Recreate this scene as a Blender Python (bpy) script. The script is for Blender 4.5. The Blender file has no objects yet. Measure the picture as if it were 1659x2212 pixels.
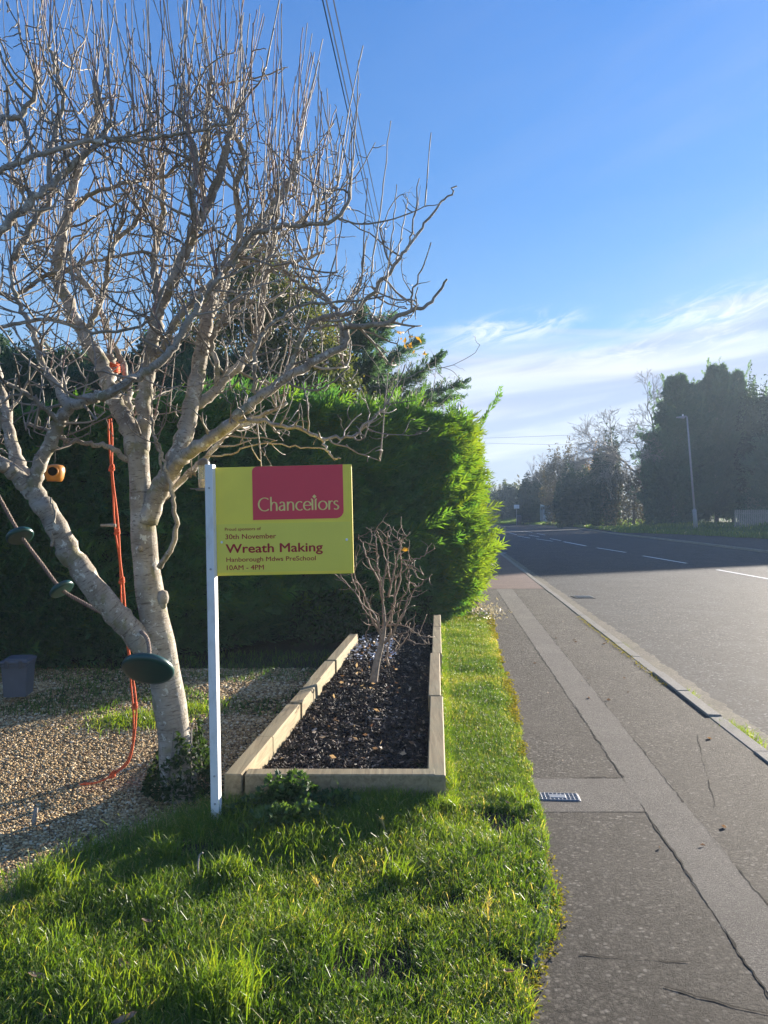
import bpy, math, random
import numpy as np
from mathutils import Vector, Matrix
R = math.radians
random.seed(7); rng = np.random.default_rng(7)
SC = bpy.context.scene
COL = SC.collection

# ---------------------------------------------------------------- camera / light
SUN_AZ = 40.0    # degrees right of +Y
SUN_EL = 9.7
cam = bpy.data.cameras.new('camera'); camo = bpy.data.objects.new('camera', cam); COL.objects.link(camo)
camo.location = (0, 0, 1.7); camo.rotation_euler = (R(90), 0, 0)
cam.sensor_fit = 'VERTICAL'; cam.sensor_height = 36; cam.lens = 36*1662/2212
cam.clip_start = 0.05; cam.clip_end = 3000
SC.camera = camo
SC.view_settings.view_transform = 'Standard'; SC.view_settings.look = 'None'
SC.view_settings.exposure = 2.1; SC.view_settings.gamma = 1
sun = bpy.data.lights.new('sun', 'SUN'); suno = bpy.data.objects.new('sun', sun); COL.objects.link(suno)
sun.energy = 5.0; sun.angle = R(0.5); sun.color = (1.0, 0.90, 0.77)
suno.rotation_euler = (R(90-SUN_EL), 0, R(180-SUN_AZ)+math.pi)
sd = Vector((math.sin(R(SUN_AZ))*math.cos(R(SUN_EL)), math.cos(R(SUN_AZ))*math.cos(R(SUN_EL)), math.sin(R(SUN_EL))))
suno.rotation_euler = sd.to_track_quat('Z', 'Y').to_euler()

def world():
    w = bpy.data.worlds.new('World'); SC.world = w; w.use_nodes = True
    nt = w.node_tree; N = nt.nodes; L = nt.links; N.clear()
    def nd(t, **k):
        n = N.new(t)
        for a, b in k.items(): setattr(n, a, b)
        return n
    def mth(op, a, b=None, c=None, clamp=False):
        n = nd('ShaderNodeMath', operation=op, use_clamp=clamp)
        for i, v in enumerate((a, b, c)):
            if v is None: continue
            if isinstance(v, (int, float)): n.inputs[i].default_value = v
            else: L.new(v, n.inputs[i])
        return n.outputs[0]
    def smooth(v, a, b):
        n = nd('ShaderNodeMapRange', interpolation_type='SMOOTHSTEP'); L.new(v, n.inputs[0])
        n.inputs[1].default_value = a; n.inputs[2].default_value = b; return n.outputs[0]
    def noise(x, y, sx, sy, det, rough=.55, off=0, dist=0.0):
        c = nd('ShaderNodeCombineXYZ'); L.new(mth('MULTIPLY', x, sx), c.inputs[0]); L.new(mth('MULTIPLY', y, sy), c.inputs[1]); c.inputs[2].default_value = off
        n = nd('ShaderNodeTexNoise'); n.inputs['Scale'].default_value = 1; n.inputs['Detail'].default_value = det
        n.inputs['Roughness'].default_value = rough; n.inputs['Distortion'].default_value = dist
        L.new(c.outputs[0], n.inputs['Vector']); return n.outputs[0]
    def mix(f, a, b):
        n = nd('ShaderNodeMix', data_type='RGBA')
        L.new(f, n.inputs[0])
        for i, v in ((6, a), (7, b)):
            if isinstance(v, tuple): n.inputs[i].default_value = (*v, 1)
            else: L.new(v, n.inputs[i])
        return n.outputs[2]
    S_ = .055
    sky = nd('ShaderNodeTexSky', sky_type='NISHITA', sun_disc=False)
    sky.sun_elevation = R(SUN_EL); sky.sun_rotation = R(SUN_AZ)
    sky.air_density = 1.0; sky.dust_density = 0.25; sky.ozone_density = 2.0; sky.altitude = 50
    hs = nd('ShaderNodeHueSaturation'); hs.inputs['Saturation'].default_value = 1.42; hs.inputs['Value'].default_value = 1.0
    L.new(sky.outputs[0], hs.inputs['Color'])
    tint = nd('ShaderNodeMix', data_type='RGBA', blend_type='MULTIPLY'); tint.inputs[0].default_value = 1
    L.new(hs.outputs[0], tint.inputs[6]); tint.inputs[7].default_value = (0.86, 0.95, 1.25, 1)
    K = 4.29*S_
    tc = nd('ShaderNodeTexCoord'); sp = nd('ShaderNodeSeparateXYZ'); L.new(tc.outputs['Generated'], sp.inputs[0])
    az = mth('ARCTAN2', sp.outputs[0], sp.outputs[1]); el = mth('ARCSINE', sp.outputs[2])
    # clear winter blue: measured colours by elevation, blended over the physical sky
    cr_ = nd('ShaderNodeValToRGB'); L.new(mth('MULTIPLY_ADD', el, 1.2, 0.0, True), cr_.inputs[0]); cr_.color_ramp.elements.new(.3); cr_.color_ramp.elements.new(.5)
    for e_, (p_, c_) in zip(cr_.color_ramp.elements, ((0., (.44, .60, .80)), (.25, (.25, .49, .84)), (.45, (.135, .355, .81)), (.9, (.055, .215, .70)))):
        e_.position = p_; e_.color = (*c_, 1)
    gl = mth('MULTIPLY_ADD', smooth(az, -.3, .7), .45, .88)
    vs = nd('ShaderNodeVectorMath', operation='SCALE'); L.new(cr_.outputs[0], vs.inputs[0]); L.new(mth('DIVIDE', gl, K), vs.inputs['Scale'])
    fr = nd('ShaderNodeMix', data_type='RGBA'); fr.inputs[0].default_value = .78; L.new(tint.outputs[2], fr.inputs[6]); L.new(vs.outputs[0], fr.inputs[7]); tint = fr
    # low cloud deck, edge tilted up to the right and broken by noise
    n1 = noise(az, el, 5, 34, 6, .55, 1.3, .6)
    n2 = noise(az, el, 2.2, 16, 4, .5, 7.1, .3)
    elt = mth('SUBTRACT', el, mth('MULTIPLY', az, .085))
    edge = mth('ADD', elt, mth('MULTIPLY', mth('SUBTRACT', n1, .5), .11))
    deck = mth('MULTIPLY', smooth(edge, .225, .165), mth('MULTIPLY_ADD', smooth(n2, .3, .75), .25, .75))
    deck = mth('MULTIPLY', deck, smooth(el, -.02, .06))
    def patch(ca, ce, wa, we, off, slope):
        da = mth('DIVIDE', mth('SUBTRACT', az, ca), wa)
        de = mth('DIVIDE', mth('SUBTRACT', mth('SUBTRACT', el, ce), mth('MULTIPLY', mth('SUBTRACT', az, ca), slope)), we)
        d = mth('SQRT', mth('ADD', mth('MULTIPLY', da, da), mth('MULTIPLY', de, de)))
        nn = noise(az, mth('SUBTRACT', el, mth('MULTIPLY', az, .25)), 15, 55, 8, .66, off, .9)
        return mth('MULTIPLY', smooth(d, 1.15, .1), smooth(nn, .40, .66))
    wa = patch(.165, .232, .105, .024, 3.2, .12)
    wb = patch(.44, .238, .15, .033, 9.4, .10)
    wc = patch(.36, .20, .22, .02, 5.4, .08)
    cir = mth('MULTIPLY', mth('MULTIPLY', smooth(noise(az, mth('SUBTRACT', el, mth('MULTIPLY', az, .35)), 2.0, 9, 5, .5, 4.4, .5), .42, .8), smooth(el, .1, .3)), .22)
    cir = mth('MULTIPLY', cir, smooth(az, -.1, .5))
    cshade = noise(az, mth('SUBTRACT', el, mth('MULTIPLY', az, .12)), 3, 30, 4, .5, 2.7, .4)
    S = .055
    def c(r, g, b): return (r/S*.8, g/S*.8, b/S*.8)
    ccol = mix(smooth(cshade, .38, .66), c(.165, .19, .26), c(.275, .29, .33))
    base = mix(deck, tint.outputs[2], ccol)
    base = mix(cir, base, c(.19, .21, .28))
    ww = mth('MAXIMUM', mth('MAXIMUM', wa, wb), mth('MULTIPLY', wc, .7))
    base = mix(mth('MULTIPLY', ww, .9), base, c(.33, .345, .38))
    bg = nd('ShaderNodeBackground'); bg.inputs[1].default_value = S; L.new(base, bg.inputs[0])
    o = nd('ShaderNodeOutputWorld'); L.new(bg.outputs[0], o.inputs[0])
world()

# ---------------------------------------------------------------- geometry helpers
F, CX, CY, H = 1662., 829.5, 1106., 1.7
def P(px, py, Y): return np.array([(px-CX)/F*Y, Y, H-(py-CY)/F*Y])
def G(px, py, z=0.):
    Y = (H-z)*F/(py-CY); return np.array([(px-CX)/F*Y, Y, z])

class Geo:
    def __init__(s): s.V = []; s.F = []; s.A = []; s.U = []; s.n = 0
    def add(s, V, Fa, val=0.5, uv=None):
        V = np.asarray(V, float).reshape(-1, 3); m = len(V)
        s.V.append(V)
        for f in (Fa if isinstance(Fa, (list, tuple)) and len(Fa) and isinstance(Fa[0], np.ndarray) and Fa[0].ndim == 2 else [np.asarray(Fa)]):
            s.F.append(f.astype(np.int64)+s.n)
        s.A.append(np.broadcast_to(np.asarray(val, float).reshape(-1), (m,)) if np.size(val) in (1, m) else None)
        s.U.append(np.zeros((m, 2)) if uv is None else np.asarray(uv, float))
        s.n += m; return s
    def build(s, name, mat, parent=None, smooth=False, xf=None):
        V = np.concatenate(s.V); A = np.concatenate(s.A); U = np.concatenate(s.U)
        if xf is not None: V = xf(V)
        me = bpy.data.meshes.new(name)
        tot = np.concatenate([np.full(len(f), f.shape[1]) for f in s.F]); idx = np.concatenate([f.reshape(-1) for f in s.F])
        me.vertices.add(len(V)); me.vertices.foreach_set('co', V.astype(np.float32).reshape(-1))
        me.loops.add(len(idx)); me.loops.foreach_set('vertex_index', idx.astype(np.int32))
        me.polygons.add(len(tot)); st = np.concatenate([[0], np.cumsum(tot)[:-1]])
        me.polygons.foreach_set('loop_start', st.astype(np.int32))
        me.polygons.foreach_set('loop_total', tot.astype(np.int32))
        at = me.attributes.new('v', 'FLOAT', 'POINT'); at.data.foreach_set('value', A.astype(np.float32))
        uvl = me.uv_layers.new(name='UVMap'); uvl.data.foreach_set('uv', U[idx].astype(np.float32).reshape(-1))
        me.update(calc_edges=True); me.validate()
        me.polygons.foreach_set('use_smooth', np.full(len(me.polygons), bool(smooth)))
        for m in (mat if isinstance(mat, list) else [mat]): me.materials.append(m)
        o = bpy.data.objects.new(name, me); COL.objects.link(o)
        if parent: o.parent = parent
        return o
    # chamfered box, M 4x4 matrix
    def box(s, size, M=None, b=.004, val=.5):
        h = np.array(size)/2.; b = min(b, h.min()*.6)
        vs = []; key = {}
        for sx in (-1, 1):
            for sy in (-1, 1):
                for sz in (-1, 1):
                    for a in range(3):
                        q = h-b; q = q.copy(); q[a] = h[a]
                        key[(sx, sy, sz, a)] = len(vs); vs.append(q*np.array([sx, sy, sz]))
        quads = []; tris = []
        for a in range(3):
            u, w = [(1, 2), (2, 0), (0, 1)][a]
            for sg in (-1, 1):
                q = []
                for su, sw in ((-1, -1), (1, -1), (1, 1), (-1, 1)):
                    k = [0, 0, 0]; k[a] = sg; k[u] = su; k[w] = sw; q.append(key[(*k, a)])
                quads.append(q if sg > 0 else q[::-1])
        for a in range(3):
            u, w = [(1, 2), (2, 0), (0, 1)][a]
            for su in (-1, 1):
                for sw in (-1, 1):
                    k0 = [0, 0, 0]; k0[a] = -1; k0[u] = su; k0[w] = sw; k1 = list(k0); k1[a] = 1
                    quads.append([key[(*k0, u)], key[(*k1, u)], key[(*k1, w)], key[(*k0, w)]][::(1 if su*sw > 0 else -1)])
        for sx in (-1, 1):
            for sy in (-1, 1):
                for sz in (-1, 1):
                    t = [key[(sx, sy, sz, a)] for a in range(3)]; tris.append(t if sx*sy*sz > 0 else t[::-1])
        V = np.array(vs)
        if M is not None: V = V@np.array(M)[:3, :3].T+np.array(M)[:3, 3]
        return s.add(V, [np.array(quads), np.array(tris)], val)
    def tube(s, pts, rad, n=6, val=.5, cap=True):
        pts = np.asarray(pts, float); m = len(pts); rad = np.broadcast_to(np.asarray(rad, float), (m,))
        T = np.gradient(pts, axis=0); T /= np.linalg.norm(T, axis=1)[:, None]+1e-9
        u = np.cross(T[0], [0.31, .2, .93]); 
        if np.linalg.norm(u) < .1: u = np.cross(T[0], [1., 0, 0])
        u /= np.linalg.norm(u); Us = [u]
        for i in range(1, m):
            u = u-T[i]*np.dot(u, T[i]); u = u/(np.linalg.norm(u)+1e-9); Us.append(u)
        Us = np.array(Us); W = np.cross(T, Us)
        a = np.arange(n)/n*2*math.pi
        V = pts[:, None]+rad[:, None, None]*(np.cos(a)[None, :, None]*Us[:, None]+np.sin(a)[None, :, None]*W[:, None])
        ln = np.concatenate([[0], np.cumsum(np.linalg.norm(np.diff(pts, axis=0), axis=1))])
        uv = np.stack(np.broadcast_arrays((np.arange(n)/n)[None]*1., ln[:, None]), -1).reshape(-1, 2)
        i = np.arange(m-1)[:, None]*n; j = np.arange(n)[None]; k = (j+1) % n
        q = np.stack([i+j, i+k, i+n+k, i+n+j], -1).reshape(-1, 4)
        fs = [q]
        if cap and n > 2: fs += [np.arange(n)[::-1][None], ((m-1)*n+np.arange(n))[None]]
        return s.add(V.reshape(-1, 3), fs, val, uv)
    def lathe(s, prof, n=24, M=None, val=.5):
        prof = np.asarray(prof, float); m = len(prof); a = np.arange(n)/n*2*math.pi
        V = np.stack([prof[:, None, 0]*np.cos(a), prof[:, None, 0]*np.sin(a), np.broadcast_to(prof[:, 1:2], (m, n))], -1).reshape(-1, 3)
        i = np.arange(m-1)[:, None]*n; j = np.arange(n)[None]; k = (j+1) % n
        q = np.stack([i+j, i+k, i+n+k, i+n+j], -1).reshape(-1, 4)
        if M is not None: V = V@np.array(M)[:3, :3].T+np.array(M)[:3, 3]
        return s.add(V, q, val)

def tag(o, label=None, cat=None, group=None, kind=None):
    if label: o['label'] = label
    if cat: o['category'] = cat
    if group: o['group'] = group
    if kind: o['kind'] = kind
    return o
def thing(name, label, cat, loc=(0, 0, 0), group=None, rot=(0, 0, 0)):
    o = bpy.data.objects.new(name, None); COL.objects.link(o); o.location = loc; o.rotation_euler = rot
    o.empty_display_size = .1
    return tag(o, label, cat, group)
def off(o):   # vertex transform world -> thing-local (translation only)
    l = np.array(o.location); return lambda V: V-l
def TM(loc=(0, 0, 0), rot=(0, 0, 0), axis=None):
    M = Matrix.Translation(Vector(loc))
    if axis is not None: M = M @ Vector(axis).to_track_quat('Z', 'Y').to_matrix().to_4x4()
    else:
        from mathutils import Euler
        M = M @ Euler(rot).to_matrix().to_4x4()
    return M
def sph(p, n=4):  # catmull-rom resample
    p = np.asarray(p, float); q = np.vstack([2*p[0]-p[1], p, 2*p[-1]-p[-2]]); out = []
    for i in range(1, len(q)-2):
        for t in np.arange(n)/n:
            a, b, c_, d = q[i-1], q[i], q[i+1], q[i+2]
            out.append(.5*((2*b)+(-a+c_)*t+(2*a-5*b+4*c_-d)*t*t+(-a+3*b-3*c_+d)*t**3))
    out.append(p[-1]); return np.array(out)
def hsh(ix, iy, s):
    v = np.sin(ix*127.1+iy*311.7+s*74.7)*43758.5453; return v-np.floor(v)
def vn(x, y, s=0):
    ix, iy = np.floor(x), np.floor(y); fx, fy = x-ix, y-iy; fx = fx*fx*(3-2*fx); fy = fy*fy*(3-2*fy)
    a, b, c_, d = hsh(ix, iy, s), hsh(ix+1, iy, s), hsh(ix, iy+1, s), hsh(ix+1, iy+1, s)
    return (a*(1-fx)+b*fx)*(1-fy)+(c_*(1-fx)+d*fx)*fy
def fbm(x, y, s=0): return (vn(x, y, s)+.5*vn(x*2.1, y*2.1, s+1)+.25*vn(x*4.3, y*4.3, s+2))/1.75
def unit(v): return v/(np.linalg.norm(v, axis=-1, keepdims=True)+1e-9)

# ---------------------------------------------------------------- materials
class MB:
    def __init__(s, name, rough=.8, spec=.3):
        s.m = bpy.data.materials.new(name); s.m.use_nodes = True; s.nt = s.m.node_tree; s.N = s.nt.nodes; s.L = s.nt.links
        s.b = s.N['Principled BSDF']; s.b.inputs['Roughness'].default_value = rough; s.b.inputs['Specular IOR Level'].default_value = spec
        s.tc = s.N.new('ShaderNodeTexCoord'); s.co = s.tc.outputs['Object']
    def inp(s, n, k, v):
        if v is None: return
        if isinstance(v, bpy.types.NodeSocket): s.L.new(v, n.inputs[k])
        elif isinstance(v, tuple) and len(v) == 3 and n.inputs[k].type == 'RGBA': n.inputs[k].default_value = (*v, 1)
        else: n.inputs[k].default_value = v
    def map(s, vec=None, scale=(1, 1, 1), rot=(0, 0, 0)):
        n = s.N.new('ShaderNodeMapping'); s.inp(n, 0, vec or s.co); n.inputs['Scale'].default_value = scale; n.inputs['Rotation'].default_value = rot; return n.outputs[0]
    def uv(s): return s.tc.outputs['UV']
    def noise(s, scale, det=4, rough=.55, vec=None, dist=0):
        n = s.N.new('ShaderNodeTexNoise'); s.inp(n, 'Vector', vec or s.co); n.inputs['Scale'].default_value = scale
        n.inputs['Detail'].default_value = det; n.inputs['Roughness'].default_value = rough; n.inputs['Distortion'].default_value = dist; return n.outputs[0]
    def vor(s, scale, vec=None, feature='F1', out='Distance', rnd=1):
        n = s.N.new('ShaderNodeTexVoronoi'); n.feature = feature; s.inp(n, 'Vector', vec or s.co); n.inputs['Scale'].default_value = scale; n.inputs['Randomness'].default_value = rnd
        return n.outputs[out]
    def ramp(s, f, stops, interp='LINEAR'):
        n = s.N.new('ShaderNodeValToRGB'); s.L.new(f, n.inputs[0]); e = n.color_ramp; e.interpolation = interp
        while len(e.elements) < len(stops): e.elements.new(.5)
        for el, (p, c) in zip(e.elements, stops):
            el.position = p; el.color = (*c, 1) if isinstance(c, tuple) else (c, c, c, 1)
        return n.outputs[0]
    def mix(s, f, a, b, mode='MIX'):
        n = s.N.new('ShaderNodeMix'); n.data_type = 'RGBA'; n.blend_type = mode; s.inp(n, 0, f); s.inp(n, 6, a); s.inp(n, 7, b); return n.outputs[2]
    def math(s, op, a, b=None):
        n = s.N.new('ShaderNodeMath'); n.operation = op; s.inp(n, 0, a); s.inp(n, 1, b); return n.outputs[0]
    def attr(s, name='v'):
        n = s.N.new('ShaderNodeAttribute'); n.attribute_name = name; return n.outputs['Fac']
    def bump(s, h, strength=.5, dist=.01, prev=None):
        n = s.N.new('ShaderNodeBump'); s.L.new(h, n.inputs['Height']); n.inputs['Strength'].default_value = strength; n.inputs['Distance'].default_value = dist
        if prev: s.L.new(prev, n.inputs['Normal'])
        return n.outputs[0]
    def out(s, col=None, nrm=None, rough=None, trans=None, tcol=None):
        s.inp(s.b, 'Base Color', col); s.inp(s.b, 'Normal', nrm); s.inp(s.b, 'Roughness', rough)
        if trans:
            t = s.N.new('ShaderNodeBsdfTranslucent'); s.inp(t, 'Color', tcol if tcol is not None else col); s.inp(t, 'Normal', nrm)
            mx = s.N.new('ShaderNodeMixShader'); mx.inputs[0].default_value = trans
            s.L.new(s.b.outputs[0], mx.inputs[1]); s.L.new(t.outputs[0], mx.inputs[2])
            s.L.new(mx.outputs[0], s.N['Material Output'].inputs[0])
        return s.m

def plain(name, c, rough=.6, spec=.4, var=.12, sc=12, bmp=0.1):
    b = MB(name, rough, spec); n = b.noise(sc, 5)
    d = tuple(x*(1-var) for x in c); e = tuple(min(1, x*(1+var)) for x in c)
    return b.out(b.ramp(n, [(.3, d), (.7, e)]), b.bump(b.noise(sc*6, 3), bmp, .003))
def leafmat(name, stops, trans=.35, tmul=(1.6, 1.5, .6), rough=.5, spec=.35):
    b = MB(name, rough, spec); c = b.ramp(b.attr(), stops)
    t = b.mix(1.0, c, tmul, 'MULTIPLY')
    return b.out(c, trans=trans, tcol=t)

def m_bark():
    b = MB('bark', .85, .2)
    uv = b.uv()
    st = b.noise(1, 4, .6, b.map(uv, (7, 85, 1)), .6)
    big = b.noise(7, 5, .6); lich = b.noise(17, 4, .7)
    c = b.ramp(big, [(.3, (.18, .15, .115)), (.5, (.29, .258, .21)), (.75, (.41, .385, .335))])
    c = b.mix(b.ramp(st, [(.55, 0.), (.64, .75)]), c, (.09, .068, .052))
    c = b.mix(b.ramp(lich, [(.58, 0.), (.63, .85)]), c, (.55, .54, .47))
    c = b.mix(b.ramp(b.noise(9, 3, .6, b.map(None, (1, 1, .8))), [(.57, 0.), (.66, .6)]), c, (.17, .16, .07))
    h = b.math('ADD', b.math('MULTIPLY', st, -.6), b.noise(60, 4, .6))
    return b.out(c, b.bump(h, .65, .006, b.bump(big, .5, .02)))
BARK = m_bark()
def m_twig():
    b = MB('twig_bark', .7, .35)
    c = b.ramp(b.attr(), [(0., (.12, .10, .08)), (.5, (.23, .20, .165)), (.8, (.36, .33, .28)), (1., (.22, .14, .12))])
    c = b.mix(b.ramp(b.noise(45, 3), [(.55, 0.), (.7, .5)]), c, (.33, .31, .22))
    return b.out(c, b.bump(b.noise(140, 3), .5, .003))
TWIG = m_twig()
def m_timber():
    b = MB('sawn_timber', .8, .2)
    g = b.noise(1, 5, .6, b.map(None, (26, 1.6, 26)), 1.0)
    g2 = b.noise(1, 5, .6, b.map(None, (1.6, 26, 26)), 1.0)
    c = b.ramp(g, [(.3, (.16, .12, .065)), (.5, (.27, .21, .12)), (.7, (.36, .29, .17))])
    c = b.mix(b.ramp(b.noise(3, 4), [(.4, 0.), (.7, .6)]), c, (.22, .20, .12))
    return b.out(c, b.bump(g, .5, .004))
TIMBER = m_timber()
def m_asph(name, cols, agg=120, bmp=1.0, dist=.006, patchy=None, rough=.85, tracks=False):
    b = MB(name, rough, .12)
    v = b.vor(agg); vc = b.vor(agg, out='Color'); n = b.noise(agg*1.7, 3, .6); big = b.noise(1.4, 5, .6)
    sp = b.N.new('ShaderNodeSeparateColor'); b.L.new(vc, sp.inputs[0])
    c = b.ramp(sp.outputs[0], [(0., cols[0]), (.55, cols[1]), (.9, cols[2]), (1., cols[3])])
    c = b.mix(b.ramp(v, [(.35, 0.), (.75, .65)]), c, tuple(x*.35 for x in cols[0]))
    c = b.mix(b.ramp(big, [(.35, 0.), (.7, .45)]), c, patchy or cols[0])
    h = b.math('ADD', b.math('MULTIPLY', b.noise(agg*1.5, 6, .8), 1.7), b.math('MULTIPLY', v, -.35))
    st_ = b.ramp(b.noise(2.2, 6, .65, dist=1.5), [(.42, 0.), (.6, .45)]); c = b.mix(st_, c, tuple(x*.6 for x in cols[1]))
    c = b.mix(b.ramp(b.noise(.9, 5, .7), [(.5, 0.), (.7, .35)]), c, cols[2])
    nr = b.bump(b.noise(11, 6, .65), .45, .02); nr = b.bump(h, bmp, dist, nr)
    return b.out(c, nr)
PATH = m_asph('path_asphalt', [(.055, .048, .038), (.13, .113, .092), (.225, .198, .16), (.42, .38, .32)], 62, 1., .026)
PATCH = m_asph('patch_asphalt', [(.13, .116, .098), (.19, .172, .145), (.26, .236, .20), (.40, .37, .32)], 130, 1., .010)
ROAD = m_asph('road_asphalt', [(.016, .017, .019), (.040, .043, .046), (.105, .11, .114), (.36, .36, .36)], 44, 1., .02, (.075, .073, .07))
REDP = m_asph('red_paving', [(.16, .10, .08), (.22, .14, .11), (.27, .18, .14), (.33, .25, .2)], 150, .5, .003)
KERB = m_asph('kerb_concrete', [(.22, .20, .165), (.30, .275, .225), (.38, .35, .29), (.44, .41, .36)], 160, .7, .003, (.20, .18, .13))
GUT = m_asph('gutter_grit', [(.12, .10, .075), (.20, .17, .125), (.28, .245, .18), (.36, .33, .27)], 60, 1., .008, (.16, .15, .07))
def m_soil():
    b = MB('soil', .95, .1); n = b.noise(35, 6, .7)
    return b.out(b.ramp(n, [(.3, (.018, .016, .010)), (.6, (.045, .038, .022)), (.8, (.085, .07, .045))]), b.bump(n, 1, .02))
SOIL = m_soil()
def m_ground():
    b = MB('far_grass', .95, .1); n = b.noise(2.5, 8, .7)
    return b.out(b.ramp(n, [(.3, (.035, .055, .018)), (.55, (.06, .09, .028)), (.75, (.10, .11, .045))]), b.bump(b.noise(30, 5, .7), 1, .06))
GROUND = m_ground()
def m_peb(name, st):
    b = MB(name, .75, .3); return b.out(b.ramp(b.attr(), st), b.bump(b.noise(200, 2), .3, .002))
PEB = m_peb('pebble', [(0, (.11, .065, .028)), (.3, (.24, .15, .065)), (.6, (.38, .255, .11)), (.85, (.52, .385, .19)), (1, (.62, .52, .35))])
CHIP = m_peb('bark_chip', [(0, (.008, .006, .005)), (.6, (.026, .017, .013)), (.85, (.06, .038, .027)), (.95, (.16, .115, .08)), (1, (.42, .34, .27))])
CHIPS = m_peb('asphalt_chip', [(0, (.10, .09, .075)), (.6, (.19, .17, .145)), (.9, (.27, .25, .21)), (1, (.40, .37, .32))])
GRASS = leafmat('grass_blade', [(0, (.032, .075, .014)), (.4, (.075, .15, .018)), (.75, (.145, .215, .026)), (.9, (.22, .25, .04)), (.96, (.38, .33, .15)), (1, (.46, .40, .22))], .48, (1.9, 1.75, .5), .45, .4)
MOSS = leafmat('moss', [(0, (.18, .20, .02)), (.6, (.34, .30, .03)), (1, (.45, .36, .05))], .25, (1.3, 1.2, .5), .9, .1)
CONIF = leafmat('cypress_foliage', [(0, (.035, .10, .055)), (.4, (.065, .16, .06)), (.72, (.09, .16, .028)), (1, (.14, .185, .028))], .40, (1.9, 2.0, .5), .6, .25)
CONIFD = leafmat('dark_conifer_foliage', [(0, (.035, .075, .05)), (.5, (.065, .125, .075)), (1, (.11, .18, .09))], .42, (1.5, 1.5, .8), .65, .25)
EVERG = leafmat('evergreen_leaf', [(0, (.025, .042, .016)), (.5, (.055, .08, .028)), (.85, (.12, .14, .05)), (1, (.26, .22, .06))], .25, (1.8, 1.7, .6), .55, .3)
IVY = leafmat('ivy_leaf', [(0, (.012, .028, .010)), (.6, (.026, .052, .016)), (1, (.06, .09, .03))], .3, (1.6, 1.6, .6), .7, .15)
WEED = leafmat('weed_leaf', [(0, (.03, .065, .022)), (.6, (.055, .11, .03)), (1, (.10, .16, .04))], .35, (1.6, 1.6, .5), .5, .4)
SCRUB = leafmat('scrub_leaf', [(0, (.055, .055, .032)), (.5, (.11, .10, .055)), (.85, (.17, .14, .08)), (1, (.26, .2, .09))], .25, (1.5, 1.3, .6), .7, .2)
AUT = leafmat('autumn_leaf', [(0, (.16, .10, .03)), (1, (.42, .27, .05))], .4, (1.4, 1.2, .5), .6, .3)
DRYL = leafmat('dry_leaf', [(0, (.09, .055, .04)), (.6, (.22, .15, .10)), (1, (.45, .37, .27))], .3, (1.3, 1.1, .7), .7, .3)
CORE = plain('hedge_shade_core', (.014, .022, .012), 1, .0)  # near-black: the shade inside the hedge put into colour
WHITE = plain('white_paint', (.78, .78, .76), .45, .4, .05, 6, .05)
YEL = plain('yellow_board', (.92, .74, .07), .35, .5, .09, 2.3, .02)
SLIP = plain('yellow_slip', (.82, .70, .09), .3, .5, .04, 3, .02)
REDM = plain('red_print', (.75, .035, .065), .35, .5, .04, 3, .02)
TXT = plain('dark_red_lettering', (.42, .02, .025), .5, .3, .03, 5, 0)
CREAM = plain('cream_lettering', (.86, .68, .22), .5, .3, .03, 5, 0)
SCREW = plain('screw_metal', (.35, .35, .33), .4, .6)
GRN = plain('green_plastic', (.007, .050, .042), .33, .5, .15, 9, .15)
ORANGE = plain('orange_rope', (.70, .13, .045), .7, .2, .15, 60, .4)
ROPE = plain('braided_rope', (.24, .18, .15), .85, .15, .3, 60, .6)
ROPEW = plain('braided_rope_pale', (.23, .18, .15), .85, .15, .3, 60, .6)
CLAY = plain('glazed_clay', (.42, .17, .025), .4, .4, .15, 20)
BLK = plain('dark_inside', (.012, .010, .008), .9, .1)
GREYP = plain('grey_plastic', (.075, .085, .105), .5, .4, .1)
CAP = plain('grey_cap', (.06, .06, .065), .5, .4)
def m_clear():
    b = MB('clear_plastic', .08, .5); b.b.inputs['Transmission Weight'].default_value = .85; b.b.inputs['IOR'].default_value = 1.2
    b.b.inputs['Base Color'].default_value = (.85, .87, .88, 1); return b.m
CLEAR = m_clear()
SEED = plain('seed', (.30, .24, .17), .8, .2, .4, 90)
STEEL = plain('galvanised_steel', (.26, .27, .265), .5, .5, .1, 8)
MARK = plain('road_paint', (.62, .62, .58), .7, .3, .12, 30, .3)
FENCE = plain('weathered_wood', (.25, .235, .20), .85, .2, .2, 9)
SHEDM = plain('shed_cladding', (.70, .74, .76), .6, .3, .12, 3)
IRON = plain('cast_iron', (.13, .14, .15), .5, .5, .25, 30, .5)
BRICK = plain('house_brick', (.30, .16, .11), .9, .2, .2, 20)
ROOF = plain('roof_tile', (.13, .085, .07), .85, .2, .2, 10)
GLASS = plain('window_glass', (.03, .035, .04), .08, .6, .1)
WIRE = plain('wire', (.02, .02, .02), .6, .2)

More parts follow.
